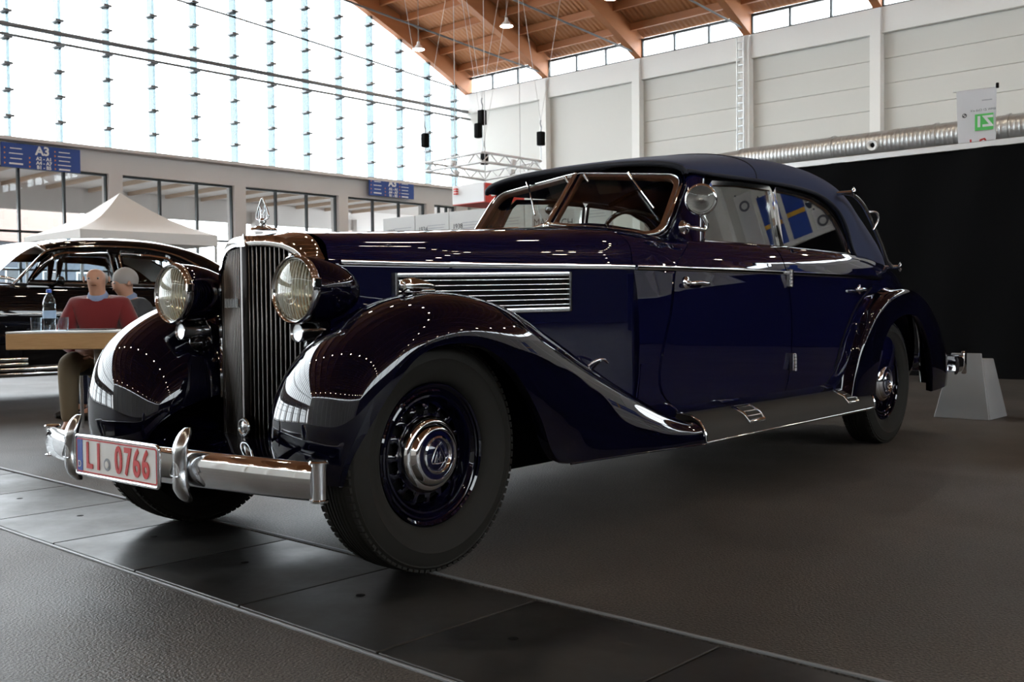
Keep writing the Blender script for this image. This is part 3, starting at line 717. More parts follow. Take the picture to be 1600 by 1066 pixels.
# --- wheels
def emblem(o, ex, ey, s, r):
    f = lambda a, b: o+ex*(a*s)+ey*(b*s)
    tri = spline([f(0, 1), f(-.52, .42), f(-.92, -.52), f(-.45, -.66), f(0, -.7), f(.45, -.66), f(.92, -.52), f(.52, .42)], 32, True)
    return join(tube(tri, r, 6, True), tube([f(-.52, -.54), f(-.30, .12), f(0, -.36), f(.30, .12), f(.52, -.54)], r*.8, 6), tube([f(-.22, -.56), f(-.19, .46), f(0, .16), f(.19, .46), f(.22, -.56)], r*.8, 6))
mat('tyre_side', (.028, .026, .024), .7)
def wheel(x, s, steer=0):
    rt = empty('wheel', (x, s*.635, .37), 0 if s < 0 else PI, parent=car)
    tp = [(.228, .052), (.236, .066), (.250, .076), (.275, .088), (.300, .094), (.303, .0965), (.307, .0945), (.328, .090), (.346, .080), (.350, .0815), (.356, .074), (.362, .066)]
    tread = []
    for a in (.052, .038, .022, .006):
        tread += [(.3685-.0006*(a/.02)**2, a+.0045), (.3695-.0006*(a/.02)**2, a), (.3685, a-.0035), (.3635, a-.0045), (.3635, a-.0062)]
    half = tp+tread; pr = half+[(r_, -h) for r_, h in reversed(half)]
    obj('tyre', lathe(pr, (0, -1, 0), (0, 0, 0), 72, False), 'rubber', rt, 35)
    # cross sipes on the tyre shoulder
    sp = []
    for k in range(90):
        a = 2*PI*k/90; R = Matrix.Rotation(a, 3, 'Y')
        for sg in (-1, 1):
            d = bevel(box((0, sg*.066, .3605), (.0165, .016, .0075)), .001, 1) if False else box((0, sg*.067, .3615), (.0175, .020, .008))
            sp.append(([R @ p for p in d[0]], d[1]))
    tr = tag(obj('tread_blocks', join(*sp), 'rubber', rt), kind='stuff')
    obj('rim', lathe([(.214, .058), (.221, .062), (.226, .058), (.224, .050), (.214, .048), (.208, .042), (.206, .050), (.200, .052), (.196, .044), (.190, .038), (.187, .044), (.181, .045), (.177, .034), (.172, .018), (.172, -.05), (.214, -.058), (.222, -.05), (.224, .04)], (0, -1, 0), (0, 0, 0), 64), 'navy_darkened', rt, 50)
    # disc with a ring of oval ventilation holes
    NH = 16; rows = []; rr = [.095, .120, .130, .138, .150, .162, .168, .174]; hh = [.030, .030, .028, .026, .024, .020, .016, .010]
    na = NH*8; Vv = []; Ff = []
    for k in range(na):
        a = 2*PI*k/na
        for r_, h in zip(rr, hh):
            bul = .010*math.exp(-((r_-.148)/.02)**2)*(.5+.5*math.cos(NH*a)) if True else 0
            Vv.append(Vector((r_*math.cos(a), -(h+bul), r_*math.sin(a))))
    nr = len(rr)
    for k in range(na):
        ph = (k % 8)+.5
        for j in range(nr-1):
            if 2 <= ph <= 6 and 2 <= j <= 4 or (1 <= ph <= 7 and j == 3): continue
            Ff.append((k*nr+j, k*nr+j+1, ((k+1) % na)*nr+j+1, ((k+1) % na)*nr+j))
    bm = bmesh.new(); vv = [bm.verts.new(p) for p in Vv]
    for f in Ff: bm.faces.new([vv[i] for i in f])
    for v in [v for v in bm.verts if not v.link_faces]: bm.verts.remove(v)
    bmesh.ops.recalc_face_normals(bm, faces=bm.faces); bm.normal_update(); bmesh.ops.solidify(bm, geom=bm.faces[:], thickness=.006)
    bmesh.ops.smooth_vert(bm, verts=[v for v in bm.verts], factor=.4, use_axis_x=True, use_axis_y=True, use_axis_z=True)
    bmesh.ops.recalc_face_normals(bm, faces=bm.faces); bm.verts.index_update(); d = [v.co.copy() for v in bm.verts], [tuple(v.index for v in f.verts) for f in bm.faces]; bm.free()
    obj('wheel_disc', d, 'navy_darkened', rt, 60)
    obj('brake_drum', lathe([(0, .0), (.15, .0), (.160, -.008), (.160, -.06), (0, -.06)], (0, -1, 0), (0, 0, 0), 32), 'black', rt, 40)
    hc = obj('hubcap', lathe([(.118, .026), (.122, .034), (.121, .044), (.115, .054), (.106, .060), (.101, .060), (.097, .066), (.090, .074), (.083, .078), (.079, .078), (.076, .072), (.062, .074), (.060, .081), (.055, .084), (.050, .080), (.0485, .074), (0, .078)], (0, -1, 0), (0, 0, 0), 56), 'chrome', rt, 40)
    obj('hubcap_ring', lathe([(.0765, .0725), (.076, .0745), (.062, .0765), (.0615, .0745)], (0, -1, 0), (0, 0, 0), 48), 'navy', hc, 40)
    obj('hubcap_centre', lathe([(.049, .0755), (.047, .0775), (0, .0815)], (0, -1, 0), (0, 0, 0), 40), 'navy', hc, 50)
    obj('hubcap_emblem', emblem(Vector((0, -.0805, -.003)), Vector((1, 0, 0)), Vector((0, 0, 1)), .033, .0021), 'chrome_dull', hc, 60)
    return rt
w1 = wheel(0, -1)
for x, s in ((0, 1), (3.85, -1), (3.85, 1)):
    c = copy_tree(w1, car); c.location = (x, s*.635, .37); c.rotation_euler = (0, .35*x, 0) if s < 0 else (0, .2, PI)

# --- running boards
RB = [(-.655, .375), (-.70, .374), (-.745, .366), (-.785, .345), (-.808, .315), (-.818, .285), (-.820, .262), (-.812, .256), (-.79, .262), (-.66, .30)]
def rb_rows(xa, xb, n, off=0): return [[Vector((xa+(xb-xa)*i/n, y-off*.7, z+off*.7)) for y, z in RB] for i in range(n+1)]
def running_board(s):
    rt = empty('running_board', parent=car)
    rows = rb_rows(1.488, 3.36, 12); d = caps(grid(rows, cv=True), len(RB), len(rows)); f = (lambda q: q) if s < 0 else mirY
    obj('board', f(d), 'rubber_mat', rt, 40)
    obj('board_trim', f(join(tube([(1.488, -.819, .259), (2.4, -.819, .259), (3.36, -.819, .259)], .0065, 8), tube([Vector((1.489, y-.002, z+.003)) for y, z in RB[:7]], .005, 6), tube([Vector((3.36, y-.002, z+.003)) for y, z in RB[1:7]], .0055, 6))), 'chrome', rt, 60)
    for xa, xb in ((1.88, 2.03), (3.0, 3.14)):
        q = [(-.742, .367), (-.785, .345), (-.808, .315)]
        pth = [Vector((xa, -.735, .3715)), Vector((xb, -.735, .3715)), Vector((xb, -.790, .345)), Vector((xb, -.812, .312)), Vector((xa, -.812, .312)), Vector((xa, -.790, .345))]
        st = obj('step_plate', f(tube(pth, .009, 6, True)), 'chrome', rt, 60)
        obj('step_tread', f(join(*[tube([Vector((xa+.01, -.79+.0+dy, .348+dz)), Vector((xb-.01, -.79+dy, .348+dz))], .004, 6) for dy, dz in ((.012, .006), (-.012, -.012))])), 'chrome_dull', st, 60)
running_board(-1); running_board(1)
part('front_fender_edge', join(tube([Vector((p[2][0], p[2][1]-.001, p[2][2]-.002)) for p in FK[10:]], .004, 6)), 'navy_darkened', 60)

# --- windscreen
WA, WB, WC, WD = Vector((1.482, 0, 1.212)), Vector((1.712, 0, 1.472)), Vector((1.772, -.558, 1.420)), Vector((1.540, -.582, 1.128))
def pane_outline(inset=0):
    e = [WA, WB, WC, WD]
    def rc(p, a, b, r, n=6):
        u = (a-p).normalized(); v = (b-p).normalized(); A = p+u*r; Bq = p+v*r
        return [A.lerp(p, t).lerp(p.lerp(Bq, t), t) for t in [k/n for k in range(n+1)]]
    pts = rc(WA, WD, WB, .02, 2)+rc(WB, WA, WC, .02, 2)+rc(WC, WB, WD, .085)+rc(WD, WC, WA, .085)
    c = (WA+WB+WC+WD)/4
    res = []
    for p in pts:
        L = (c-p).length; res.append(p+(c-p)*(inset/L if L else 0))
    return res
wn = (WB-WA).cross(WC-WA).normalized()
ws = empty('windscreen', parent=car)
for s in (1, -1):
    f = (lambda q: q) if s > 0 else mirY
    P = pane_outline(); k = len(P); 
    Pi = pane_outline(.030)
    nrm = wn if wn.x < 0 else -wn
    A = [p+nrm*.002 for p in Pi]; Bq = [p-nrm*.002 for p in Pi]
    obj('windscreen_glass', f((A+Bq, [tuple(range(len(A))), tuple(range(2*len(A)-1, len(A)-1, -1))]+[(i, (i+1) % k, k+(i+1) % k, k+i) for i in range(k)])), 'screenglass', ws)
    o1 = [p+nrm*.012 for p in P]; o2 = [p+nrm*.010 for p in pane_outline(.034)]; o3 = [p-nrm*.012 for p in pane_outline(.034)]; o4 = [p-nrm*.012 for p in P]
    obj('windscreen_surround', f(grid([o1, o2, o3, o4], cu=True, cv=True)), 'wood_dark', ws, 40)
    obj('windscreen_bead', f(tube([p+nrm*.012 for p in P], .010, 8, True)), 'chrome', ws, 60)
    obj('windscreen_seal', f(tube([p+nrm*.002 for p in pane_outline(-.014)], .012, 8, True)), 'navy_darkened', ws, 60)
obj('centre_post', join(sweep([WA+Vector((-.016, 0, -.005)), WB+Vector((-.016, 0, .0))], [(-.014, -.008), (.014, -.008), (.010, .010), (-.010, .010)], up=Vector((-1, 0, .9)))), 'wood_dark', ws, 40)
obj('post_clip', join(sphere(WA+Vector((-.022, 0, .0)), .016, 12, 8), sphere(WB+Vector((-.016, 0, .005)), .013, 12, 8)), 'chrome', ws, 60)
def wiper(p, q, name='wiper'):
    d = (q-p); rt = empty(name, parent=car)
    obj('wiper_motor', tube([p+Vector((-.01, 0, .012)), p+d*.12], .010, 8, scale=[1, .7]), 'chrome', rt, 60)
    obj('wiper_arm', tube([p, p+d*.35, p+d*.6], .0042, 6), 'chrome', rt, 60)
    obj('wiper_blade', tube([p+d*.5, q], .0048, 6), 'chrome_dull', rt, 60)
wpl = lambda x, y, off=.03: onp(x, y, (wn if wn.x < 0 else -wn), (wn if wn.x < 0 else -wn).dot(WA)+off)
wn2 = Vector((wn.x, -wn.y, wn.z)); wn2 = wn2 if wn2.x < 0 else -wn2
wpl2 = lambda x, y, off=.03: onp(x, y, wn2, wn2.dot(WA)+off)
wiper(wpl(984, 274), wpl(1022, 325)); wiper(wpl2(825, 287), wpl2(836, 336))
for a in (wpl(914, 277), wpl2(884, 280)):
    obj('header_clamp', tube([a+Vector((-.005, 0, .012)), a+Vector((.0, -.02, -.022))], .011, 8, scale=[1, .6]), 'chrome', car, 60)
# windscreen pillars
def pillar(s):
    lo = [Vector((1.535, -.590, 1.09)), Vector((1.60, -.655, 1.06)), Vector((1.80, -.640, 1.10)), Vector((1.76, -.575, 1.12)), Vector((1.60, -.555, 1.12))]
    md = [Vector((1.660, -.590, 1.26)), Vector((1.69, -.615, 1.26)), Vector((1.835, -.615, 1.26)), Vector((1.82, -.575, 1.26)), Vector((1.72, -.555, 1.26))]
    hi = [Vector((1.775, -.570, 1.435)), Vector((1.80, -.588, 1.435)), Vector((1.90, -.585, 1.435)), Vector((1.89, -.55, 1.435)), Vector((1.82, -.54, 1.435))]
    d = caps(grid([csp_ for csp_ in (lo, [a.lerp(b, .5) for a, b in zip(lo, md)], md, [a.lerp(b, .5) for a, b in zip(md, hi)], hi)], cv=True), 5, 5)
    part('windscreen_pillar', d if s < 0 else mirY(d), 'navy', 50)
pillar(-1); pillar(1)

# --- side windows
def wy(z): return -(.625-.05*(z-1.13)/.31)
def wpt(x, z, off=0): return Vector((x, wy(z)-off, z))
W1 = [(1.795, 1.118), (1.835, 1.25), (1.905, 1.372), (1.945, 1.402), (2.20, 1.420), (2.535, 1.428), (2.550, 1.415), (2.555, 1.28), (2.555, 1.118)]
W2 = [(2.595, 1.118), (2.592, 1.28), (2.592, 1.415), (2.606, 1.430), (2.85, 1.428), (3.05, 1.415), (3.22, 1.375), (3.33, 1.315), (3.42, 1.22), (3.455, 1.118)]
for nm, Wp in (('front_door_window', W1), ('rear_door_window', W2)):
    P = [wpt(x, z) for x, z in Wp]
    for s in (-1, 1):
        rt = empty(nm, parent=car); f = (lambda q: q) if s < 0 else mirY
        k = len(P); A = [p+Vector((0, -.002, 0)) for p in P]; Bq = [p+Vector((0, .002, 0)) for p in P]
        obj('window_glass', f((A+Bq, [tuple(range(k)), tuple(range(2*k-1, k-1, -1))]+[(i, (i+1) % k, k+(i+1) % k, k+i) for i in range(k)])), 'carglass', rt)
        obj('window_frame', f(sweep([p+Vector((0, -.008, 0)) for p in P], [(-.013, -.008), (.013, -.008), (.010, .008), (-.010, .008)], True, up=Vector((0, -1, 0)))), 'chrome', rt, 30)
        dd = [wpt(x, 1.112, -.025) for x in ([1.80, 2.18, 2.56] if nm[0] == 'f' else [2.59, 3.0, 3.44])]
        obj('door_cap', f(sweep(dd, [(-.03, -.014), (.02, -.014), (.02, .010), (-.03, .012)], up=Vector((0, 0, 1)))), 'wood_dark' if nm[0] == 'r' else 'trim_tan', rt, 40)
# --- fabric top
TK = [((1.690, 0, 1.498), (1.720, -.588, 1.426)), ((1.715, 0, 1.520), (1.74, -.595, 1.437)), ((1.9, 0, 1.555), (1.9, -.600, 1.438)), ((2.2, 0, 1.602), (2.2, -.602, 1.446)), ((2.5, 0, 1.636), (2.5, -.605, 1.452)), ((2.9, 0, 1.656), (2.85, -.607, 1.452)),
      ((3.25, 0, 1.650), (3.12, -.61, 1.432)), ((3.55, 0, 1.622), (3.33, -.615, 1.370)), ((3.80, 0, 1.575), (3.45, -.622, 1.27)), ((3.99, 0, 1.510), (3.51, -.632, 1.15)), ((4.13, 0, 1.43), (3.60, -.640, 1.09)),
      ((4.24, 0, 1.33), (3.74, -.640, 1.075)), ((4.32, 0, 1.22), (3.88, -.63, 1.07)), ((4.37, 0, 1.11), (4.0, -.61, 1.065)), ((4.40, 0, 1.03), (4.08, -.59, 1.05))]
Cc = csp([k[0] for k in TK], 5); Ee = csp([k[1] for k in TK], 5); rows = []
for c, e in zip(Cc, Ee):
    r = list(reversed(quarter(c, e, 16, .80, .80))); rows.append(full(r))
part('fabric_top', solid(rows, -.018), 'canvas', 50)
both('top_drip_bead', tube([e+Vector((0, -.004, .0)) for e in Ee[:48]], .009, 8), 'canvas_piping', 60)
part('top_front_bead', tube(full([p+Vector((-.006, 0, -.004)) for p in rows[1][:17]]), .013, 8), 'canvas_piping', 60)
# seams in the fabric
for j in (18,):
    part('top_seam', tube([p+Vector((0, 0, .001)) for p in rows[j]], .004, 6), 'canvas_piping', 60)
# landau irons
def landau(s):
    rt = empty('landau_iron', parent=car); f = (lambda q: q) if s < 0 else mirY
    P = [Vector((x, y, z)) for x, y, z in ((3.335, -.665, 1.462), (3.43, -.672, 1.455), (3.56, -.678, 1.405), (3.70, -.682, 1.30), (3.83, -.682, 1.19), (3.92, -.682, 1.10), (4.02, -.680, 1.062))]
    obj('iron_bar', f(tube(spline(P, 28), .012, 10)), 'chrome_dull', rt, 60)
    for p in (P[0], P[-1]):
        obj('iron_knob', f(join(cyl(p+Vector((0, .05, 0)), p+Vector((0, -.035, 0)), .012, 12), lathe([(0, .012), (.018, .010), (.030, 0), (.018, -.008), (0, -.012)], (.3, -1, 0), p+Vector((0, -.045, 0)), 18))), 'chrome', rt, 50)
    obj('iron_catch', f(tube(spline([(3.60, -.69, 1.37), (3.66, -.715, 1.37), (3.68, -.72, 1.33), (3.65, -.70, 1.27)], 10), .007, 8)), 'chrome', rt, 60)
landau(-1); landau(1)
# --- door furniture
def handle(x, z, d):
    rt = empty('door_handle', parent=car); y = byz(x, z, .007)
    obj('handle_rose', lathe([(0, .02), (.010, .018), (.014, .006), (.026, .003), (.030, 0)], (0, -1, 0), (x, y, z), 20), 'chrome', rt, 50)
    obj('handle_grip', tube(spline([(x-.012*d, y-.024, z), (x, y-.034, z), (x+.05*d, y-.036, z+.002), (x+.10*d, y-.034, z-.002), (x+.135*d, y-.028, z)], 12), .010, 10, scale=[.8]+[1]*10+[.7]), 'chrome', rt, 60)
handle(1.50, .928, 1); handle(3.32, .915, -1)
for x, z in ((2.412, .965), (2.412, .555)):
    rt = empty('door_hinge', parent=car); y = byz(x, z, .018)
    obj('hinge_leaf', bbox((x, y, z), (.034, .022, .085), .003, 1), 'chrome_dull', rt, 30)
    for i in range(5): obj('hinge_knuckle', cyl((x, y-.012, z-.042+.017*i), (x, y-.012, z-.042+.017*i+.014), .009, 12), 'chrome', rt, 50)
# --- spot lamp on the pillar
sl = empty('spot_lamp', parent=car)
so = Vector((1.600, -.735, 1.288)); sd = (EYE-so); sd.z *= .6; sd.x -= .15; sd.normalize()
obj('spot_shell', lathe([(.062, 0), (.066, -.012), (.064, -.035), (.055, -.062), (.036, -.085), (0, -.095)], sd, so, 32), 'chrome', sl, 60)
obj('spot_rim', lathe([(.057, .004), (.060, .010), (.066, .008), (.069, 0), (.066, -.010), (.062, -.012)], sd, so, 32), 'chrome', sl, 60)
obj('spot_reflector', lathe([(.008, -.046), (.02, -.043), (.038, -.030), (.052, -.010), (.058, .003)], sd, so, 28), 'chrome', sl, 60)
obj('spot_bulb', lathe([(0, -.012), (.008, -.014), (.011, -.03), (.008, -.04)], sd, so, 14), 'chrome_dull', sl, 60)
obj('spot_lens', lathe([(0, .016), (.03, .012), (.057, .004)], sd, so, 28), 'lamp_glass', sl, 60)
sb = onp(1075, 355, (0, 1, 0), -.685)
obj('spot_arm', tube(spline([sb, sb+Vector((.03, -.03, -.006)), (so.x+.055, -.72, so.z-.125), (so.x+.065, -.725, so.z-.10), (so.x+.03, so.y+.02, so.z-.055)], 14), .010, 10), 'chrome', sl, 60)
obj('spot_mount', lathe([(0, .03), (.014, .026), (.020, .012), (.030, .004), (.032, 0)], (-.25, -1, .1), sb+Vector((0, .02, 0)), 20), 'chrome', sl, 50)
# --- cabin
cab = empty('cabin', parent=car)
def seat(x, w_, name):
    rows = []
    for t, dx, zz, th in ((0, 0, .80, .07), (.2, .01, .9, .09), (.5, .04, 1.0, .09), (.8, .08, 1.09, .08), (.95, .10, 1.13, .06), (1, .11, 1.14, .03)):
        rows.append([Vector((x+dx-th, -w_, zz)), Vector((x+dx+th, -w_, zz)), Vector((x+dx+th, w_, zz)), Vector((x+dx-th, w_, zz))])
    obj(name, bevel(caps(grid(rows, cv=True), 4, 6), .015, 2, 50), 'leather', cab, 50)
seat(2.42, .55, 'front_seat_back'); seat(3.55, .52, 'rear_seat_back')
obj('dashboard', bbox((1.72, 0, 1.06), (.10, 1.10, .16), .02), 'wood_dark', cab, 40)
swc = Vector((1.80, -.30, 1.10)); swn = Vector((1, 0, .62)).normalized(); e1 = Vector((0, 1, 0)); e2 = swn.cross(e1)
obj('steering_wheel', join(tube([swc+e1*(.205*math.cos(a))+e2*(.205*math.sin(a)) for a in [2*PI*k/36 for k in range(36)]], .011, 8, True), *[tube([swc, swc+e1*(.2*math.cos(a))+e2*(.2*math.sin(a))], .009, 6) for a in (.5, 2.6, 4.71)], tube([swc, swc-swn*.2], .02, 8)), 'black_gloss', cab, 60)
obj('rear_view_mirror', join(sphere((1.66, .10, 1.31), .05, 16, 8, (.25, 1.3, .62)), tube([(1.67, .06, 1.33), (1.70, .03, 1.42), (1.71, 0, 1.46)], .006, 6)), 'black_gloss', cab, 60)
for y in (-.09, .09): obj('sun_visor', bbox((1.76, y*1.6, 1.415), (.03, .13, .085), .012, 2, Matrix.Rotation(-.5, 3, 'Y')), 'trim_tan' if False else 'cloth_dark', cab, 40)
obj('headliner_bow', join(*[tube([Vector((x, y, 1.42+.12*(1-(y/.58)**2)+.02)) for y in [-.57+.114*k for k in range(11)]], .015, 6) for x in (2.2, 2.8)]), 'cloth_dark', cab, 50)
# rear bumper
rbp = spline([(4.90, -.79, .42), (5.08, -.77, .42), (5.16, -.70, .42), (5.22, -.45, .42), (5.25, 0, .42), (5.22, .45, .42), (5.16, .70, .42), (5.08, .77, .42), (4.90, .79, .42)], 40)
part('rear_bumper', sweep(rbp, [(a, b*1.15) for a, b in prof], up=Vector((0, 0, 1))), 'chrome', 42)
both('rear_bumper_horn', bbox((5.115, -.775, .43), (.05, .03, .16), .012), 'chrome', 40)
part('bumper_iron', join(tube([(4.7, -.45, .36), (5.2, -.45, .41)], .018, 8), tube([(4.7, .45, .36), (5.2, .45, .41)], .018, 8)), 'black', 50)

# ------------------------------------------------------------------ things in the hall
F0 = Vector((_f.x, _f.y, 0)).normalized(); R0 = Vector((F0.y, -F0.x, 0))
def cp(px_x, D, z=0):
    "point at floor distance D from the eye, in the direction of image column px_x, at height z"
    return Vector((EYE.x, EYE.y, 0)) + F0*D + R0*((px_x-800)/FPX*D) + Vector((0, 0, z))

# --- pendant lamps
mat('lamp_shade', (.75, .75, .74), .4)
def lamp_mesh():
    d1 = lathe([(.03, .30), (.05, .30), (.06, .20), (.10, .16), (.19, .06), (.235, .0), (.225, .0), (.18, .05), (.05, .12)], n=20)
    d2 = lathe([(0, .03), (.16, .035), (.205, .012), (.21, .004)], n=20)
    return d1, d2
d1, d2 = lamp_mesh(); LH = (24.5, 8.2, -8.2, -24.5)
sh = dm = wr = None
for a in LH:
    for k in range(15):
        b = FEET[0]-BAY*(k+.55); z = 10.8 if abs(a) > 20 else arch(a)-1.6
        p = hp(a, b, z); vis = a > 20 and k < 3
        lab = ('pendant lamp hanging nearest the glass gable, under the timber ceiling', 'pendant lamp hanging second from the glass gable, in front of the second beam', 'pendant lamp cut by the top edge, third from the glass gable')[k] if vis else 'bell-shaped pendant lamp of the rows above the hall, mirrored as a dot in the paint'
        t = empty('pendant_lamp', p, HA, lab, 'lamp', 'pendant lamps under the timber ceiling')
        if sh is None:
            o = obj('lamp_shade', d1, 'lamp_shade', t, 40); sh = o.data; o = obj('diffuser', d2, 'lamp', t, 40); dm = o.data
        else: obj('lamp_shade', sh, None, t); obj('diffuser', dm, None, t)
        obj('suspension_wire', cyl((0, 0, .28), (0, 0, arch(a)+.75-z), .012, 5), 'steel', t)

# --- black curtain wall behind the car
cu = empty('backdrop', hp(10, -9, 0), HA, 'long black cloth backdrop with silver top rail behind the navy convertible', 'backdrop')
rows = []; NY = 260
for zi in (0, .06, .28, .30, .6, 1.2, 1.9, 2.45, 2.61):
    rows.append([Vector((.035*math.sin(y*3.1+.5*math.sin(y*1.7))*(1-.75*zi/2.6)*(.35 if .27 < zi < .31 else 1)+.02*math.sin(y*7+zi*2), y, zi)) for y in [-15+28.4*i/NY for i in range(NY+1)]])
obj('cloth', solid(rows, .01), 'curtain', cu, 60)
obj('top_rail', bbox((0, -.8, 2.64), (.07, 28.4, .075), .006, 1), 'alu', cu, 30)
for y in (-12, -6, 0, 6, 12): obj('stand_post', cyl((.12, y, 0), (.12, y, 2.62), .025, 8), 'steel', cu, 60)
# --- exhibition boards along the same line
mat('board', (.66, .66, .65), .6); mat('ink', (.10, .10, .11), .6); mat('ink_light', (.42, .43, .46), .6); mat('ink_blue', (.06, .07, .32), .6); mat('photo_grey', (.22, .22, .22), .6, noise=(6, .5, 4, (.40, .40, .40)))
labs = ['leftmost grey exhibition board, headed 1932, with a dark car picture', 'exhibition board headed 1934 with a blue figure, second from the left', 'exhibition board headed 1938 with a machine picture, third from the left', 'exhibition board with a wide landscape photograph seen through the windscreen', 'exhibition board beside the white lettered stele, seen through the windscreen', 'exhibition board nearest the black backdrop, seen through the windscreen']
yy = 12.42
for i, lb in enumerate(labs):
    wd = .93; y = yy-wd*i
    t = empty('exhibition_board', hp(11, y-wd/2, 0), HA, lb, 'display board', 'exhibition boards beyond the bonnet')
    obj('board_panel', bbox((0, 0, 1.32), (.06, wd-.012, 2.64), .004, 1), 'board', t, 30)
    if i < 3: text('board_year', ('1932', '1934', '1938')[i], .13, (-.033, wd/2-.10, 2.36), (0, -1, 0), (0, 0, 1), 'ink', t, .003, 'LEFT')
    obj('board_text', join(*[box((-.032, -.12, 2.42-.05*q), (.003, .48-.06*(q % 2), .012)) for q in range(3)]), 'ink_light', t)
    if i == 0: obj('board_picture', prism([(-.34, -.18), (.40, -.18), (.34, .06), (.22, .12), (-.20, .12), (-.30, .04)], .004, (-.032, 0, 1.98), (0, -1, 0), (0, 0, 1)), 'ink', t)
    elif i == 1: obj('board_picture', join(*[bbox((-.034, dy, z), (.006, w_, h_), .002, 1) for dy, z, w_, h_ in ((.02, 2.12, .12, .10), (.02, 2.0, .18, .14), (-.02, 1.85, .13, .2))]), 'ink_blue', t)
    elif i == 2: obj('board_picture', join(*[box((-.033, dy, z), (.004, w_, h_)) for dy, z, w_, h_ in ((.02, 2.08, .55, .10), (.20, 1.92, .07, .30), (-.16, 1.92, .06, .30), (.02, 1.88, .30, .12))]), 'ink', t)
    else: obj('board_picture', box((-.032, .0, 1.95), (.004, .62, .38)), 'photo_grey', t)
# --- white lettered stele seen through the windscreen
ps = cp(866, 13.2); t = empty('stele', ps, math.atan2(F0.y, F0.x)-PI/2, 'white stele lettered MAYBACH in grey, seen through the windscreen', 'sign')
obj('stele_panel', bbox((0, 0, 1.06), (.56, .05, 2.12), .006, 1), 'white', t, 30)
text('stele_text', 'MAYBACH', .135, (0, -.027, 1.94), (1, 0, 0), (0, 0, 1), 'ink', t, .003, sx=.80)
# --- club banner seen from its back above the backdrop
mat('banner_cloth', (.80, .80, .82), .8)
_nt = MATS['banner_cloth'].node_tree; _tl = _nt.nodes.new('ShaderNodeBsdfTranslucent'); _tl.inputs[0].default_value = (.95, .95, .96, 1); _mx = _nt.nodes.new('ShaderNodeMixShader'); _mx.inputs[0].default_value = .6
_nt.links.new(_nt.nodes['Principled BSDF'].outputs[0], _mx.inputs[1]); _nt.links.new(_tl.outputs[0], _mx.inputs[2]); _nt.links.new(_mx.outputs[0], _nt.nodes['Material Output'].inputs[0]); mat('green_ink', (.10, .55, .12), .6)
bn = empty('club_banner', hp(10.35, 1.06, 0), HA+.10, 'white club banner with a green Z1 square, showing its back above the backdrop', 'banner')
obj('banner_sheet', solid([[Vector((.02*math.sin(y*9+z*3), y, z)) for y in [-.20-.012*(z-2.7), -.1, 0, .1, .20+.035*(z-2.7)]] for z in (1.2, 1.8, 2.4, 2.7, 2.9, 3.1, 3.34)], .004), 'banner_cloth', bn, 60)
obj('banner_pole', cyl((.03, -.19, 0), (.03, -.19, 3.36), .008, 8), 'alu', bn, 60); obj('banner_arm', cyl((.03, -.24, 3.345), (.03, .27, 3.345), .006, 6), 'alu', bn, 60)
obj('banner_cap', bbox((.02, -.215, 3.36), (.03, .03, .06), .004, 1), 'black', bn)
obj('banner_logo', bbox((-.03, -.085, 2.95), (.006, .20, .19), .004, 1), 'green_ink', bn)
text('banner_logo_text', 'Z1', .17, (-.035, -.085, 2.95), (0, 1, 0), (0, 0, 1), 'white', bn, .003, sx=1.0, bold=.006)
text('banner_text', 'BMW Z1 Club e.V.', .036, (-.03, -.07, 3.09), (0, 1, 0), (0, 0, 1), 'ink', bn, .002)
text('banner_text', 'Sonderschau', .022, (-.03, -.10, 3.20), (0, 1, 0), (0, 0, 1), 'ink_light', bn, .002) if False else None
obj('banner_small_print', box((-.03, -.115, 3.20), (.003, .11, .010)), 'ink_light', bn)
obj('banner_roundel', lathe([(0, .003), (.024, .003), (.026, 0)], (-1, 0, 0), (-.027, .13, 3.045), 20), 'ink', bn, 30); obj('banner_roundel_field', join(*[prism([(0, 0)]+[(.017*math.cos(a0+q*PI/12), .017*math.sin(a0+q*PI/12)) for q in range(7)], .002, (-.0315, .13, 3.045), (0, 1, 0), (0, 0, 1)) for a0 in (0, PI)]), 'white', bn)
obj('banner_red_mark', join(tube([Vector((-.032, y, z)) for y, z in ((-.12, 2.70), (-.09, 2.755), (-.05, 2.745), (-.03, 2.70))], .012, 6), tube([Vector((-.032, y, z)) for y, z in ((.06, 2.76), (.06, 2.68), (.02, 2.68))], .010, 6)), 'red_ink', bn)
bb = empty('club_banner', hp(10.4, 4.35, 0), HA, 'blue banner whose top edge peeks over the fabric roof', 'banner')
obj('banner_sheet', bbox((0, 0, 2.3), (.008, .50, 1.02), .002, 1), 'blue_ink', bb); obj('banner_pole', cyl((.02, -.27, 0), (.02, -.27, 2.80), .012, 8), 'black', bb, 60); obj('banner_cap', bbox((0, -.265, 2.81), (.03, .035, .045), .005, 1), 'black', bb)
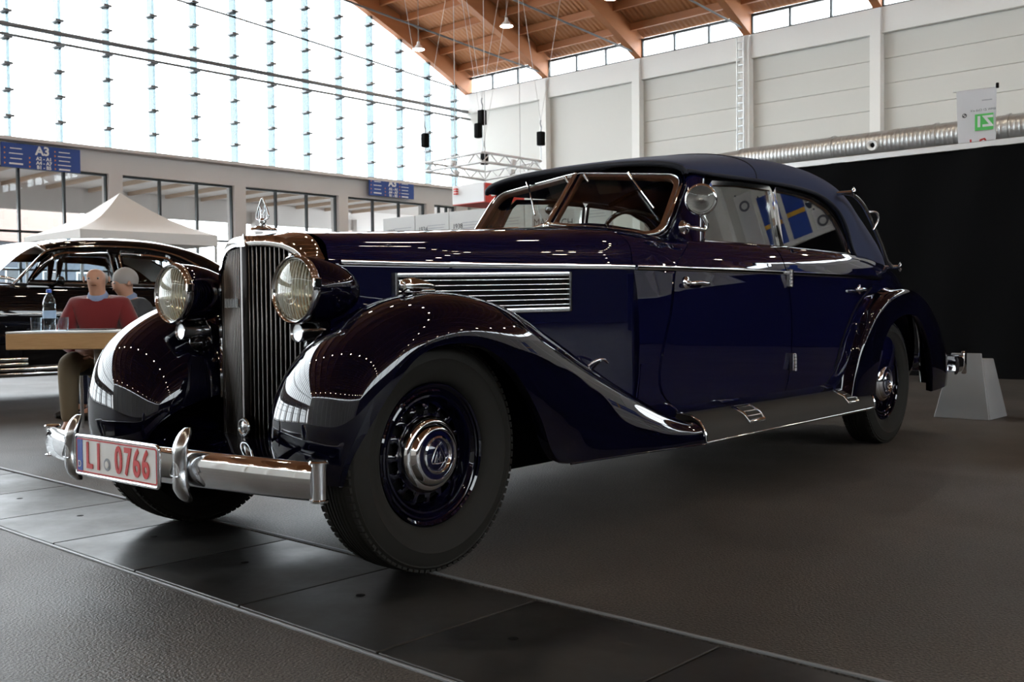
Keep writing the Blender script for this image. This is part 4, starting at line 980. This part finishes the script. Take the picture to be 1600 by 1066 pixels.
# banners hanging farther along, mirrored in the side windows
mat('yellow_ink', (.75, .42, .03), .6)
for b, m_, w_, zt_, lb in ((-3.82, 'banner_cloth', .24, 3.60, 'white banner above the backdrop, mirrored in the front side window'), (-3.51, 'blue_ink', .26, 3.46, 'blue and yellow banner above the backdrop, mirrored beside the window post'),
                           (-3.18, 'blue_ink', .26, 3.50, 'blue and yellow banner above the backdrop, mirrored in the rear side window'), (-2.88, 'banner_cloth', .20, 3.02, 'white banner with a dark ring above the backdrop, mirrored in the rear side window')):
    q = empty('club_banner', hp(10.35, b, 0), HA, lb, 'banner', 'club banners above the backdrop')
    obj('banner_sheet', bbox((0, 0, (zt_+1.3)/2), (.008, w_, zt_-1.3), .002, 1), m_, q); obj('banner_pole', cyl((.03, -w_/2+.02, 0), (.03, -w_/2+.02, zt_+.03), .010, 8), 'black', q, 60)
    if m_ == 'blue_ink': obj('banner_band', bbox((-.008, 0, zt_-.42), (.004, w_*.98, .06), .001, 1), 'yellow_ink', q)
    else: obj('banner_ring', lathe([(.045, 0), (.075, .002), (.045, .003)], (-1, 0, 0), (-.006, 0, zt_-.17), 20), 'ink', q, 40)
# --- air duct on the right wall with jet nozzles
du = empty('air_duct', hp(28.75, 5, 5.80), HA, 'long galvanised round air duct along the panelled wall', 'duct')
pr = []
y = -22.0
while y < 9.6:
    pr += [(.40, y), (.40, y+.075), (.404, y+.085), (.40, y+.095)]; y += .13
obj('duct_tube', lathe(pr+[(.40, 9.6)], (0, 1, 0), (0, 0, 0), 22), 'galv', du, 60)
for y in (-14, -10.2, -6.2, -2.4, 1.2, 3.2, 6.4): obj('duct_joint', lathe([(.40, -.05), (.43, -.04), (.43, .04), (.40, .05)], (0, 1, 0), (0, y, 0), 22), 'chrome_dull' if False else 'galv', du, 40)
obj('duct_end', lathe([(.40, 9.55), (.36, 9.9), (.34, 10.6)], (0, 1, 0), (0, 0, 0), 22), 'galv', du, 60)
for y in (5.0, 1.9, -1.4, -5.0):
    n = obj('jet_nozzle', lathe([(.16, 0), (.165, .10), (.155, .12), (.085, .10), (.075, .02)], (-1, 0, -.15), (-.37, y, -.06), 22), 'lamp_shade', du, 50); obj('nozzle_throat', lathe([(0, .03), (.08, .03)], (-1, 0, -.15), (-.37, y, -.06), 16), 'black', n)
for y in range(-20, 10, 4): obj('duct_hanger', cyl((.39, y, 0), (.80, y, 0), .02, 6), 'steel', du)
# cable ladder on a wall column
cl = empty('cable_ladder', hp(29.25, 15.05, 0), HA, 'grey cable ladder running up a wall column', 'cable ladder')
for y in (-.13, .13): obj('ladder_rail', box((0, y, 5.05), (.05, .03, 10.1)), 'galv', cl)
for i in range(30): obj('ladder_rung', box((.01, 0, 2.4+.26*i), (.03, .25, .035)), 'steel', cl)
# --- hall signs
mat('sign_blue', (.025, .07, .30), .45); mat('sign_white', (.85, .85, .85), .5); mat('sign_orange', (.85, .28, .04), .5)
def hall_sign(a, z, label):
    t = empty('hall_sign', hp(a, B_-.42, z), HA, label, 'sign', 'blue hall signs on the concrete beam')
    obj('sign_board', bbox((0, 0, 0), (2.36, .06, .72), .01, 1), 'sign_blue', t)
    text('sign_title', 'A3', .36, (.02, -.035, .185), (1, 0, 0), (0, 0, 1), 'sign_white', t, .004, bold=.012)
    for i, s in enumerate(('A2 - A1', 'A4 - A7', 'B1 - B5')):
        text('sign_line', s, .145, (.06, -.035, -.04-.13*i), (1, 0, 0), (0, 0, 1), 'sign_white', t, .004, bold=.005)
        obj('sign_arrow', prism([(0, .035), (.05, 0), (0, -.035)], .004, (-.38, -.034, -.04-.13*i), (1, 0, 0), (0, 0, 1)), 'sign_orange', t)
    for x0, n in ((-1.02, 4), (.42, 5)):
        for i in range(n):
            z0 = .20-.15*i if n == 4 else .22-.13*i
            obj('sign_arrow', prism([(0, .032), (.05, 0), (0, -.032)], .004, (x0-.08 if n == 4 else x0-.04, -.034, z0), (1, 0, 0), (0, 0, 1)), 'sign_orange', t)
            obj('sign_small_print', box((x0+.26, -.034, z0), (.40 if i % 2 else .34, .004, .05 if i == n-1 else .028)), 'sign_white', t)
hall_sign(11.15, 5.565, 'blue hall sign lettered A3 above the black saloon, cut by the left edge')
hall_sign(25.02, 5.77, 'smaller-looking blue hall sign lettered A3 above the navy bonnet')
# --- lighting truss on chain hoists
TC = [cp(668, 25.5), cp(757, 23.9), cp(848, 25.4), cp(760, 27.2)]; TZ = 4.28
mat('truss_white', (.80, .80, .80), .4)
tr = empty('lighting_truss', (sum((p for p in TC), Vector())/4), 0, 'square white lighting truss hanging from chain hoists', 'truss'); org = tr.location.copy()
for i in range(4):
    a, b = TC[i]-org, TC[(i+1) % 4]-org
    for dz in (0, .22):
        obj('truss_chord', cyl(a+Vector((0, 0, TZ+dz)), b+Vector((0, 0, TZ+dz)), .03, 8), 'truss_white', tr, 60)
    n = 8; pts = [a.lerp(b, k/n)+Vector((0, 0, TZ+(.22 if k % 2 else 0))) for k in range(n+1)]
    obj('truss_lacing', tube(pts, .014, 6), 'truss_white', tr, 60)
    obj('truss_spot', bbox(a.lerp(b, .5)+Vector((0, 0, TZ+.08)), (.16, .12, .14), .03), 'sign_white', tr, 40)
hl = ['chain hoist hanging at the left corner of the truss', 'pair-bodied chain hoist hanging at the near corner of the truss', 'chain hoist hanging at the right corner of the truss', 'chain hoist hanging at the far corner of the truss']
for i, p in enumerate(TC):
    zz = (5.05, 5.30, 5.05, 4.85)[i]
    t = empty('chain_hoist', Vector((p.x, p.y, 0)), 0, hl[i], 'hoist', 'chain hoists of the lighting truss')
    obj('hoist_body', bbox((0, 0, zz), (.16, .16, .34), .02), 'black', t, 40)
    if i == 1: obj('hoist_chain_bag', bbox((-.14, 0, zz-.32), (.15, .15, .34), .03), 'black', t, 40)
    obj('load_chain', cyl((0, 0, TZ+.255), (0, 0, zz-.15), .014, 6), 'steel', t); obj('hoist_hook', tube(spline([(0, 0, zz+.16), (.02, 0, zz+.28), (-.02, 0, zz+.36), (0, 0, zz+.45)], 9), .018, 6), 'steel', t, 60)
    for s in (-1, 1):
        q = HX*(2.2*s); obj('bridle_wire', cyl((0, 0, zz+.44), (q.x, q.y, arch(p.dot(HX)+2.2*s)-.12), .006, 5), 'alu', t)
# --- white and red box sign
c0 = cp(759.5, 21.0); dl = (F0*.65-R0*.69).normalized()*.95; dr = (F0*.69+R0*.65).normalized()*1.2
t = empty('box_sign', c0, 0, 'hanging box sign with one white and one red face beyond the windscreen', 'sign')
mat('sign_red', (.75, .06, .04), .5)
def quadbox(a, b, zb, zt_, th): 
    n = Vector((b-a)).cross(Vector((0, 0, 1))).normalized()*th
    return [a+Vector((0, 0, zb)), b+Vector((0, 0, zb)), b+Vector((0, 0, zt_)), a+Vector((0, 0, zt_)), a-n+Vector((0, 0, zb)), b-n+Vector((0, 0, zb)), b-n+Vector((0, 0, zt_)), a-n+Vector((0, 0, zt_))], [(0, 1, 2, 3), (7, 6, 5, 4), (0, 4, 5, 1), (1, 5, 6, 2), (2, 6, 7, 3), (3, 7, 4, 0)]
obj('white_face', quadbox(dl, Vector(), 3.05, 3.44, .02), 'sign_white', t); obj('red_face', quadbox(Vector(), dr, 3.05, 3.44, .02), 'sign_red', t)
obj('red_soffit', ([Vector((0, 0, 3.04)), dl+Vector((0, 0, 3.04)), dl+dr+Vector((0, 0, 3.04)), dr+Vector((0, 0, 3.04)), Vector((0, 0, 3.06)), dl+Vector((0, 0, 3.06)), dl+dr+Vector((0, 0, 3.06)), dr+Vector((0, 0, 3.06))], [(0, 3, 2, 1), (4, 5, 6, 7), (0, 1, 5, 4), (1, 2, 6, 5), (2, 3, 7, 6), (3, 0, 4, 7)]), 'sign_red', t)
text('sign_text', 'De', .22, dr*.26+Vector((0, 0, 3.25))+Vector(dr).cross(Vector((0, 0, 1))).normalized()*.004, dr, (0, 0, 1), 'sign_white', t, .004, bold=.006)
obj('sign_mark', join(*[box(dl*.86+Vector((0, 0, 3.37-.05*k))+Vector(-dl).cross(Vector((0, 0, 1))).normalized()*.004, (.11, .08, .025)) for k in range(3)]), 'sign_red', t)
for q in (dl*.9, dr*.9, dl*.1+dr*.1): obj('hanging_wire', cyl(q+Vector((0, 0, 3.44)), q+Vector((0, 0, 13.5)), .008, 5), 'alu', t)
# --- pavilion tent
mat('tent_cloth', (.80, .77, .74), .8)
D0 = 17.7; fc = cp(129, D0); e_l = (F0-R0).normalized()*2.6; e_r = (F0+R0).normalized()*2.6; ZE = 2.22
tn = empty('pavilion_tent', fc+e_l/2+e_r/2, 0, 'white pop-up pavilion tent behind the black saloon', 'tent'); ct = -(e_l/2+e_r/2)
cs = [ct, ct+e_r, ct+e_r+e_l, ct+e_l]; peak = Vector((0, 0, 3.13)); rows = []
for s in (0, .12, .3, .5, .7, .88, .97, 1):
    r = []
    for i in range(4):
        for k in range(6):
            p = cs[i].lerp(cs[(i+1) % 4], k/6); p = Vector((p.x, p.y, ZE+.08)); q = p.lerp(peak, s); q.z -= .16*math.sin(PI*s)*(1-.35*abs(k/3-1)) ; r.append(q)
    rows.append(r)
obj('tent_roof', grid(rows, cv=True), 'tent_cloth', tn, 40)
obj('tent_valance', solid([[Vector((p.x, p.y, z)) for p in [cs[i].lerp(cs[(i+1) % 4], k/6)*1.003 for i in range(4) for k in range(6)]+[cs[0]*1.003]] for z in (ZE-.12, ZE+.08)], .006), 'tent_cloth', tn, 40)
for p in cs: obj('tent_leg', bbox((p.x*.98, p.y*.98, ZE/2), (.045, .045, ZE), .004, 1), 'truss_white', tn)
# --- grey tapered block behind the rear wing
mat('grey_metal', (.30, .30, .30), .5, .2, noise=(2, .7, 5, (.24, .24, .24)))
gk = empty('tapered_block', hp(5.71, -.43, 0), HA, 'grey tapered metal block standing on the floor behind the rear wing', 'block')
def frus(x0, x1, y0, y1, h, ins, sk=0):
    b = [(x0, y0), (x1, y0), (x1, y1), (x0, y1)]; c = [(x0+ins, y0+ins), (x1-ins, y0+ins), (x1-ins, y1-ins), (x0+ins, y1-ins)]
    return [Vector((*p, 0)) for p in b]+[Vector((*p, h)) for p in c], [(3, 2, 1, 0), (4, 5, 6, 7), (0, 1, 5, 4), (1, 2, 6, 5), (2, 3, 7, 6), (3, 0, 4, 7)]
obj('block_body', bevel(frus(-.185, .195, -.195, .195, .43, .075), .006, 2), 'grey_metal', gk, 30)
V = [Vector((-.200, -.190, 0)), Vector((-.200, .200, 0)), Vector((-.122, .100, .475)), Vector((-.122, -.110, .475))]
obj('face_plate', bevel((V+[p+Vector((.012, 0, 0)) for p in V], [(0, 1, 2, 3), (7, 6, 5, 4), (0, 4, 5, 1), (1, 5, 6, 2), (2, 6, 7, 3), (3, 7, 4, 0)]), .003, 1), 'grey_metal', gk, 30)
# --- houses outside
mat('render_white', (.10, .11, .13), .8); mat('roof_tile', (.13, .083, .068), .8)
for a, b, w_, h_, r_, lb in ((17.5, B_+22, 9, 4.2, 4, 'house with orange tiled roof outside the lower windows at the left'), (52, B_+34, 10, 3.6, 4, 'house with orange tiled roof outside, beyond the radiator mascot')):
    t = empty('house', hp(a, b, 0), HA+.5, lb, 'house')
    obj('house_walls', box((0, 0, h_/2), (w_, 8, h_)), 'render_white', t)
    obj('house_roof', ([(-w_/2-.4, -4.4, h_), (w_/2+.4, -4.4, h_), (w_/2+.4, 4.4, h_), (-w_/2-.4, 4.4, h_), (-w_/2-.4, 0, h_+r_), (w_/2+.4, 0, h_+r_)], [(0, 3, 2, 1), (0, 1, 5, 4), (2, 3, 4, 5), (1, 2, 5), (3, 0, 4)]), 'roof_tile', t)
    for x in (-2.5, 0, 2.5):
        q = obj('house_window', bbox((x, -4.0, h_*.55), (1.1, .1, 1.4), .02, 1), 'white', t); obj('window_pane', box((x, -4.06, h_*.55), (.9, .02, 1.2)), 'black_gloss', q)

# --- black saloon
sx0 = hp(0, 7.25, 0)
sal = empty('saloon_car', sx0, HA, 'black saloon car with chrome window frames behind the seated people', 'car')
def sp(name, d, m, sm=45): return obj(name, d, m, sal, sm)
def s2(name, d, m, sm=45): sp(name, d, m, sm); sp(name, mirY(d), m, sm)
sxs = [-.35, -.25, 0, .4, .8, 1.2, 1.55, 2.0, 2.6, 3.2, 3.7, 4.1, 4.5, 4.75, 4.85]
sw = [.30, .52, .68, .74, .78, .81, .82, .83, .83, .83, .82, .78, .68, .50, .25]
st = [.62, .72, .86, .96, 1.02, 1.07, 1.09, 1.09, 1.09, 1.09, 1.08, 1.04, .93, .78, .66]
rows = []
for i in range(60):
    x = sxs[0]+(sxs[-1]-sxs[0])*i/59; w_ = interp(sxs, sw, x); t_ = interp(sxs, st, x)
    r = [Vector((x, 0, .26)), Vector((x, -w_*.9, .26)), Vector((x, -w_*.97, .32)), Vector((x, -w_, .45)), Vector((x, -w_*1.01, .62)), Vector((x, -w_, .62+(t_-.62)*.45)), Vector((x, -w_*.975, .62+(t_-.62)*.7)), Vector((x, -w_*.93, .62+(t_-.62)*.92)), Vector((x, -w_*.86, t_)), Vector((x, -w_*.6, t_+.03)), Vector((x, 0, t_+.05))]
    rows.append(full(r)[:-1])
sp('saloon_body', caps(grid(rows, cv=True), len(rows[0]), len(rows)), 'black_paint', 50)
gk_ = [((1.42, 0, 1.12), (1.60, -.70, 1.10)), ((1.60, 0, 1.28), (1.72, -.68, 1.20)), ((1.78, 0, 1.43), (1.84, -.655, 1.34)), ((1.95, 0, 1.515), (1.98, -.635, 1.43)), ((2.3, 0, 1.575), (2.3, -.62, 1.475)), ((2.8, 0, 1.595), (2.75, -.62, 1.48)), ((3.2, 0, 1.575), (3.15, -.625, 1.45)), ((3.6, 0, 1.50), (3.45, -.64, 1.36)), ((3.9, 0, 1.38), (3.66, -.66, 1.23)), ((4.12, 0, 1.22), (3.82, -.68, 1.10)), ((4.22, 0, 1.06), (3.9, -.68, 1.03))]
Cq = csp([k[0] for k in gk_], 5); Eq = csp([k[1] for k in gk_], 5)
rr = [full(list(reversed(quarter(c, e, 12, .72, .8)))) for c, e in zip(Cq, Eq)]
mat('headliner', (.55, .54, .51), .9)
rg = grid(rr[14:]); nc = len(rr[0])
hole = lambda f: all(22 <= v//nc <= 31 and 5 <= v % nc <= 19 for v in f)
sp('saloon_roof', (rg[0], [f for f in rg[1] if not hole(f)]), 'black_paint', 50)
glassmat('saloon_glass', (.90, .94, .96), 1.5, 1.6)
sp('saloon_windscreen', grid(rr[2:15]), 'saloon_glass', 50)
sp('headliner', ([Vector((p.x-.01, p.y*.965, p.z-.022)) for p in rg[0]], [f for f in rg[1] if not hole(f)]), 'headliner', 50)
sp('saloon_rear_window', grid([r[5:20] for r in rr[36:46]]), 'saloon_glass', 50)
sp('windscreen_frame', tube(rr[14], .020, 6), 'chrome', 60); sp('windscreen_frame', tube(rr[2], .016, 6), 'chrome', 60)
def sy(z): return -(.765-.14*(z-1.08)/.4)
Q1 = [(1.72, 1.11), (1.88, 1.28), (2.02, 1.38), (2.12, 1.405), (2.52, 1.412), (2.545, 1.39), (2.55, 1.11)]; Q2 = [(2.64, 1.11), (2.64, 1.39), (2.66, 1.41), (2.95, 1.405), (3.15, 1.38), (3.24, 1.30), (3.30, 1.11)]
# side walls of the greenhouse around the windows
s2('door_frame', join(*[sweep([Vector((x, sy(z), z)) for x, z in Q], [(-.035, -.012), (.035, -.012), (.035, .012), (-.035, .012)], True, up=Vector((0, -1, 0))) for Q in (Q1, Q2)][:1]), 'black_paint', 30)
s2('door_frame', sweep([Vector((x, sy(z), z)) for x, z in Q2], [(-.035, -.012), (.035, -.012), (.035, .012), (-.035, .012)], True, up=Vector((0, -1, 0))), 'black_paint', 30)
s2('roof_side', grid([[Vector((x, sy(1.42)-.002, 1.41)), Vector((x, -.632, z)), Vector((x, -.60, z+.03))] for x, z in ((1.98, 1.43), (2.3, 1.475), (2.75, 1.48), (3.15, 1.45))]), 'black_paint', 50)
s2('rear_quarter', grid([[Vector((3.30, sy(1.09), 1.09)), Vector((3.27, sy(1.3), 1.28)), Vector((3.18, sy(1.4), 1.39)), Vector((3.12, -.628, 1.45))], [Vector((3.6, -.75, 1.08)), Vector((3.55, -.70, 1.22)), Vector((3.45, -.66, 1.34)), Vector((3.4, -.64, 1.39))], [Vector((3.85, -.72, 1.07)), Vector((3.78, -.69, 1.12)), Vector((3.68, -.67, 1.22)), Vector((3.6, -.65, 1.29))]]), 'black_paint', 50)
for Q in (Q1, Q2):
    P = [Vector((x, sy(z)-.008, z)) for x, z in Q]; k = len(P)
    s2('window_trim', tube(P, .016, 6, True), 'chrome', 60)
    s2('side_glass', ([p+Vector((0, -.002, 0)) for p in P]+[p+Vector((0, .002, 0)) for p in P], [tuple(range(k)), tuple(range(2*k-1, k-1, -1))]+[(i, (i+1) % k, k+(i+1) % k, k+i) for i in range(k)]), 'saloon_glass')
s2('gutter_trim', tube(spline([(1.60, -.742, 1.10), (1.78, -.70, 1.27), (1.92, -.665, 1.40), (2.1, -.648, 1.452), (2.5, -.64, 1.478), (2.95, -.64, 1.470), (3.3, -.66, 1.40), (3.6, -.69, 1.25)], 40), .014, 6), 'chrome', 60)
s2('waist_trim', tube([Vector((x, -interp(sxs, sw, x)*1.003, .83+.0*x)) for x in [.3+.2*i for i in range(18)]], .009, 6), 'chrome_dull', 60)
for i, z in enumerate((.29, .335, .38, .425)):
    x1 = 3.3 if i < 2 else 1.68
    s2('sill_rib', tube([Vector((x, -interp(sxs, sw, x)*(.985 if z > .33 else .975)-.006, z)) for x in [.7+(x1-.7)*q/10 for q in range(11)]], .018, 8), 'chrome', 60)
s2('door_mirror', join(sphere((1.98, -.86, 1.135), .055, 14, 8, (.6, 1, .8)), tube([(1.98, -.86, 1.13), (1.92, -.80, 1.10)], .012, 6)), 'black_gloss', 60)
s2('door_grip', tube([(2.35, -.845, .93), (2.37, -.865, .93), (2.47, -.865, .93), (2.49, -.845, .93)], .010, 6), 'chrome', 60)
for x in (.45, 3.55):
    for s in (-1, 1):
        wr_ = empty('saloon_wheel', (x, s*.70, .33), 0 if s < 0 else PI, parent=sal)
        obj('tyre', lathe([(.20, .07), (.24, .09), (.30, .085), (.325, .06), (.33, .0), (.325, -.06), (.30, -.085), (.2, -.07)], (0, -1, 0), (0, 0, 0), 32), 'rubber', wr_, 50)
        obj('hub', lathe([(0, .075), (.08, .07), (.12, .05), (.2, .06), (.205, .05)], (0, -1, 0), (0, 0, 0), 28), 'chrome', wr_, 50)
s2('wheel_arch_lip', tube([Vector((3.55+.40*math.cos(a), -.845, .33+.40*math.sin(a))) for a in [PI*k/16 for k in range(17)]], .015, 6), 'black_paint', 60)
for x in (2.15, 3.05): sp('seat_back', bbox((x+.3, 0, .90), (.16, 1.2, .42), .05), 'leather', 40)

# --- table with bottle and glasses
az = math.atan2(F0.y, F0.x)-PI/2; tc_ = cp(8, 6.2); W_ = 1.5
mat('table_white', (.70, .70, .69), .35); mat('ply_edge', (.50, .30, .14), .5, noise=(12, .5, 4, (.42, .24, .10), (1, 1, 12)))
tb = empty('folding_table', tc_+R0*(W_/2)+F0*.36, az, 'white-topped table with wooden edge and chrome legs in front of the seated people', 'table')
obj('table_top', bbox((0, 0, .715), (W_, .72, .012), .003, 1), 'table_white', tb); obj('table_edge', bbox((0, 0, .66), (W_, .72, .098), .006, 2), 'ply_edge', tb)
for s in (-1, 1):
    x = s*.36
    obj('leg', bbox((x, .10, .33), (.065, .065, .60), .01), 'chrome_dull', tb, 40)
    ft = obj('foot_bar', cyl((x-.42 if s < 0 else x, -.34+.34, .03), (x+.0 if s < 0 else x+.42, .0+.0, .03), .024, 12) if False else cyl((x, -.36, .03), (x, .42, .03), .022, 12), 'chrome', tb, 60)
    for y in (-.36, .42): obj('foot_cap', cyl((x, y-.035, .03), (x, y+.035, .03), .028, 12), 'black', ft, 60)
glassmat('pet', (.90, .95, .98), 1.45, 1.6); mat('cap_blue', (.03, .10, .5), .4); mat('bottle_label', (.35, .50, .70), .5)
pb = cp(78, 6.42, .7215); bt = empty('water_bottle', pb, 0, 'clear plastic water bottle with blue cap on the white table', 'bottle')
obj('bottle_body', lathe([(0, 0), (.036, 0), (.039, .01), (.036, .06), (.039, .075), (.039, .13), (.036, .15), (.039, .165), (.034, .195), (.018, .225), (.013, .232), (.013, .245)], n=24), 'pet', bt, 60)
obj('bottle_label', lathe([(.0395, .078), (.0398, .08), (.0398, .125), (.0395, .127)], n=24), 'bottle_label', bt, 60); obj('bottle_cap', lathe([(0, .262), (.014, .26), (.0155, .255), (.0155, .24), (.013, .238)], n=20), 'cap_blue', bt, 50)
for xx, lb in ((57, 'drinking glass left of the water bottle on the table'), (99, 'drinking glass right of the water bottle on the table')):
    g_ = obj('drinking_glass', lathe([(0, 0), (.030, 0), (.034, .085), (.0325, .085), (.0285, .006), (0, .006)], n=24), 'pet', None, 60, cp(xx, 6.36, .7215)); tag(g_, lb, 'glass', 'drinking glasses on the table')
tag(obj('notepad', bbox((0, 0, .004), (.26, .16, .008), .002, 1), 'ink', None, None, cp(143, 6.62, .7215), az), 'dark flat notepad lying on the white table', 'notepad')

# --- seated people
mat('skin', (.50, .27, .18), .5); mat('jumper_red', (.16, .012, .014), .9, sheen=.3); mat('khaki', (.17, .13, .08), .85); mat('hair_grey', (.35, .33, .31), .7); mat('shoe', (.015, .012, .01), .4); mat('shirt_blue', (.22, .28, .42), .8); mat('jacket_grey', (.045, .047, .052), .9); mat('jeans', (.03, .04, .08), .85); mat('eye_white', (.35, .33, .31), .4)
def skin(name, nodes, edges, m, parent, sub=2):
    me = bpy.data.meshes.new(name); keys = list(nodes); me.from_pydata([nodes[k][0] for k in keys], [(keys.index(a), keys.index(b)) for a, b in edges], [])
    o = bpy.data.objects.new(name, me); COL.objects.link(o)
    md = o.modifiers.new('s', 'SKIN'); md.use_smooth_shade = True
    for i, k in enumerate(keys):
        r = nodes[k][1]; me.skin_vertices[0].data[i].radius = r if isinstance(r, tuple) else (r, r); me.skin_vertices[0].data[i].use_root = (i == 0)
    sb = o.modifiers.new('u', 'SUBSURF'); sb.levels = sub; sb.render_levels = sub
    dg = bpy.context.evaluated_depsgraph_get(); dg.update(); m2 = bpy.data.meshes.new_from_object(o.evaluated_get(dg)); m2.name = name
    bpy.data.objects.remove(o); m2.materials.clear(); m2.materials.append(MATS[m]); m2.polygons.foreach_set('use_smooth', [True]*len(m2.polygons))
    return obj(name, m2, None, parent)
def person(loc, rz, label, top, legs, lean, headdn, collar, hair, jacket=None):
    t = empty('person', loc, rz, label, 'person', 'people seated behind the table'); L = lean
    N = {'pel': ((0, 0, .53), .11), 'sp': ((0, .02+L*.3, .68), .105), 'ch': ((0, .05+L*.7, .83), (.12, .11)), 'nb': ((0, .08+L, .935), .066), 'nt': ((0, .105+L, .98), .056),
         'jw': ((0, .125+L+headdn*.3, 1.02), (.068, .076)), 'hd': ((0, .12+L+headdn*.2, 1.075), (.086, .100)), 'cr': ((0, .115+L, 1.14), (.070, .078)), 'ns': ((0, .215+L+headdn, 1.05), .013)}
    E = [('pel', 'sp'), ('sp', 'ch'), ('ch', 'nb'), ('nb', 'nt'), ('nt', 'jw'), ('jw', 'hd'), ('hd', 'cr'), ('hd', 'ns')]
    for s, k in ((-1, 'l'), (1, 'r')):
        N.update({k+'sh': ((s*.160, .05+L*.8, .872), .060), k+'el': ((s*.245, .10+L*.5, .655), .046), k+'wr': ((s*.085, .30+L*.4, .575), .028), k+'pm': ((s*.035, .36+L*.4, .565), (.030, .022)),
                  k+'hp': ((s*.09, .03, .50), .085), k+'kn': ((s*.13, .43, .50), .062), k+'an': ((s*.13, .44, .09), .038), k+'to': ((s*.145, .60, .035), .030)})
        E += [('ch', k+'sh'), (k+'sh', k+'el'), (k+'el', k+'wr'), (k+'wr', k+'pm'), ('pel', k+'hp'), (k+'hp', k+'kn'), (k+'kn', k+'an'), (k+'an', k+'to')]
        for q in range(5):
            if q == 4: N[k+'f4'] = ((s*.03, .375+L*.4, .605), .0095); E.append((k+'pm', k+'f4')); continue
            N[k+'f%d' % q] = ((-s*(.005+.004*q), .385+L*.4+.010*abs(q-1.5), .585-.018*q), .0092); N[k+'g%d' % q] = ((-s*.045, .365+L*.4, .580-.018*q), .0082)
            E += [(k+'pm', k+'f%d' % q), (k+'f%d' % q, k+'g%d' % q)]
    skin('body', N, E, 'skin', t)
    up = lambda k, g: (N[k][0], tuple(a+g for a in N[k][1]) if isinstance(N[k][1], tuple) else N[k][1]+g)
    T = {k: up(k, .022) for k in ('pel', 'sp', 'ch', 'nb', 'lsh', 'rsh', 'lel', 'rel', 'lwr', 'rwr')}; T['nb'] = (N['nb'][0], .084)
    skin('jumper', T, [e for e in E if e[0] in T and e[1] in T], top, t)
    Pn = {k: up(k, .016) for k in ('pel', 'lhp', 'rhp', 'lkn', 'rkn', 'lan', 'ran')}
    skin('trousers', Pn, [e for e in E if e[0] in Pn and e[1] in Pn], legs, t)
    for k in 'lr':
        a = Vector(N[k+'an'][0]); b = Vector(N[k+'to'][0]); obj('shoe', tube(spline([a+Vector((0, -.05, -.045)), a+Vector((0, .02, -.045)), b+Vector((0, 0, 0)), b+Vector((0, .05, -.005))], 8), .042, 10, scale=[.7, 1, 1, 1, .95, .9, .8, .5]), 'shoe', t, 60)
    nb = Vector(N['nb'][0]); obj('collar', lathe([(.066, .0), (.070, .020), (.060, .042), (.052, .045), (.050, .03)], (0, .45, 1), nb, 20), collar, t, 60)
    h = Vector(N['hd'][0])
    obj('hair', ([Vector((p.x*.087, p.y*.104-.012, p.z*.098+.026))+h for p in lathe([(math.sin(a), math.cos(a)) for a in [PI*.62*k/8 for k in range(9)]], n=20)[0] if True], lathe([(math.sin(a), math.cos(a)) for a in [PI*.62*k/8 for k in range(9)]], n=20)[1]) if hair else sphere(h+Vector((0, -.06, -.005)), .07, 14, 8, (1.02, .75, .8)), 'hair_grey', t, 60)
    for s in (-1, 1):
        obj('ear', sphere(h+Vector((s*.084, -.005, -.01)), .019, 10, 6, (.35, .8, 1.2)), 'skin', t, 60)
        ey_ = obj('eye', sphere(h+Vector((s*.030, .090+headdn*.25, -.006)), .008, 10, 6), 'eye_white', t, 60); obj('pupil', sphere(h+Vector((s*.030, .0955+headdn*.25, -.008)), .0052, 8, 5), 'black', ey_, 60)
    obj('mouth', sphere(h+Vector((0, .085+headdn*.3, -.055)), .02, 10, 6, (1, .3, .22)), 'red_ink' if False else 'leather', t, 60)
    return t
def chair(loc, rz, label, m):
    t = empty('chair', loc, rz, label, 'chair', 'chairs of the seated people')
    obj('seat', bbox((0, .05, .43), (.44, .44, .05), .02), m, t, 40); b = bbox((0, -.18, .70), (.42, .05, .36), .02, 3, Matrix.Rotation(.12, 3, 'X')); obj('backrest', b, m, t, 40)
    for x in (-.19, .19):
        obj('leg', cyl((x, .24, 0), (x, .23, .41), .014, 8), 'chrome', t, 60); obj('leg', cyl((x, -.20, 0), (x, -.17, .62), .014, 8), 'chrome', t, 60)
toward = lambda a: math.atan2(-F0.y, -F0.x)-PI/2+a
p1 = cp(160, 7.25); person(p1, toward(.18), 'person in a dark red jumper and khaki trousers seated at the table', 'jumper_red', 'khaki', .03, .015, 'shirt_blue', False)
chair(p1, toward(.18), 'chair under the person in the red jumper', 'jacket_grey')
p2 = cp(222, 8.35); person(p2, toward(-.8), 'person in a dark grey jacket seated behind, beside the headlamp', 'jacket_grey', 'jeans', .02, .0, 'shirt_blue', True)
chair(p2, toward(-.8), 'chair under the person in the grey jacket', 'jacket_grey')
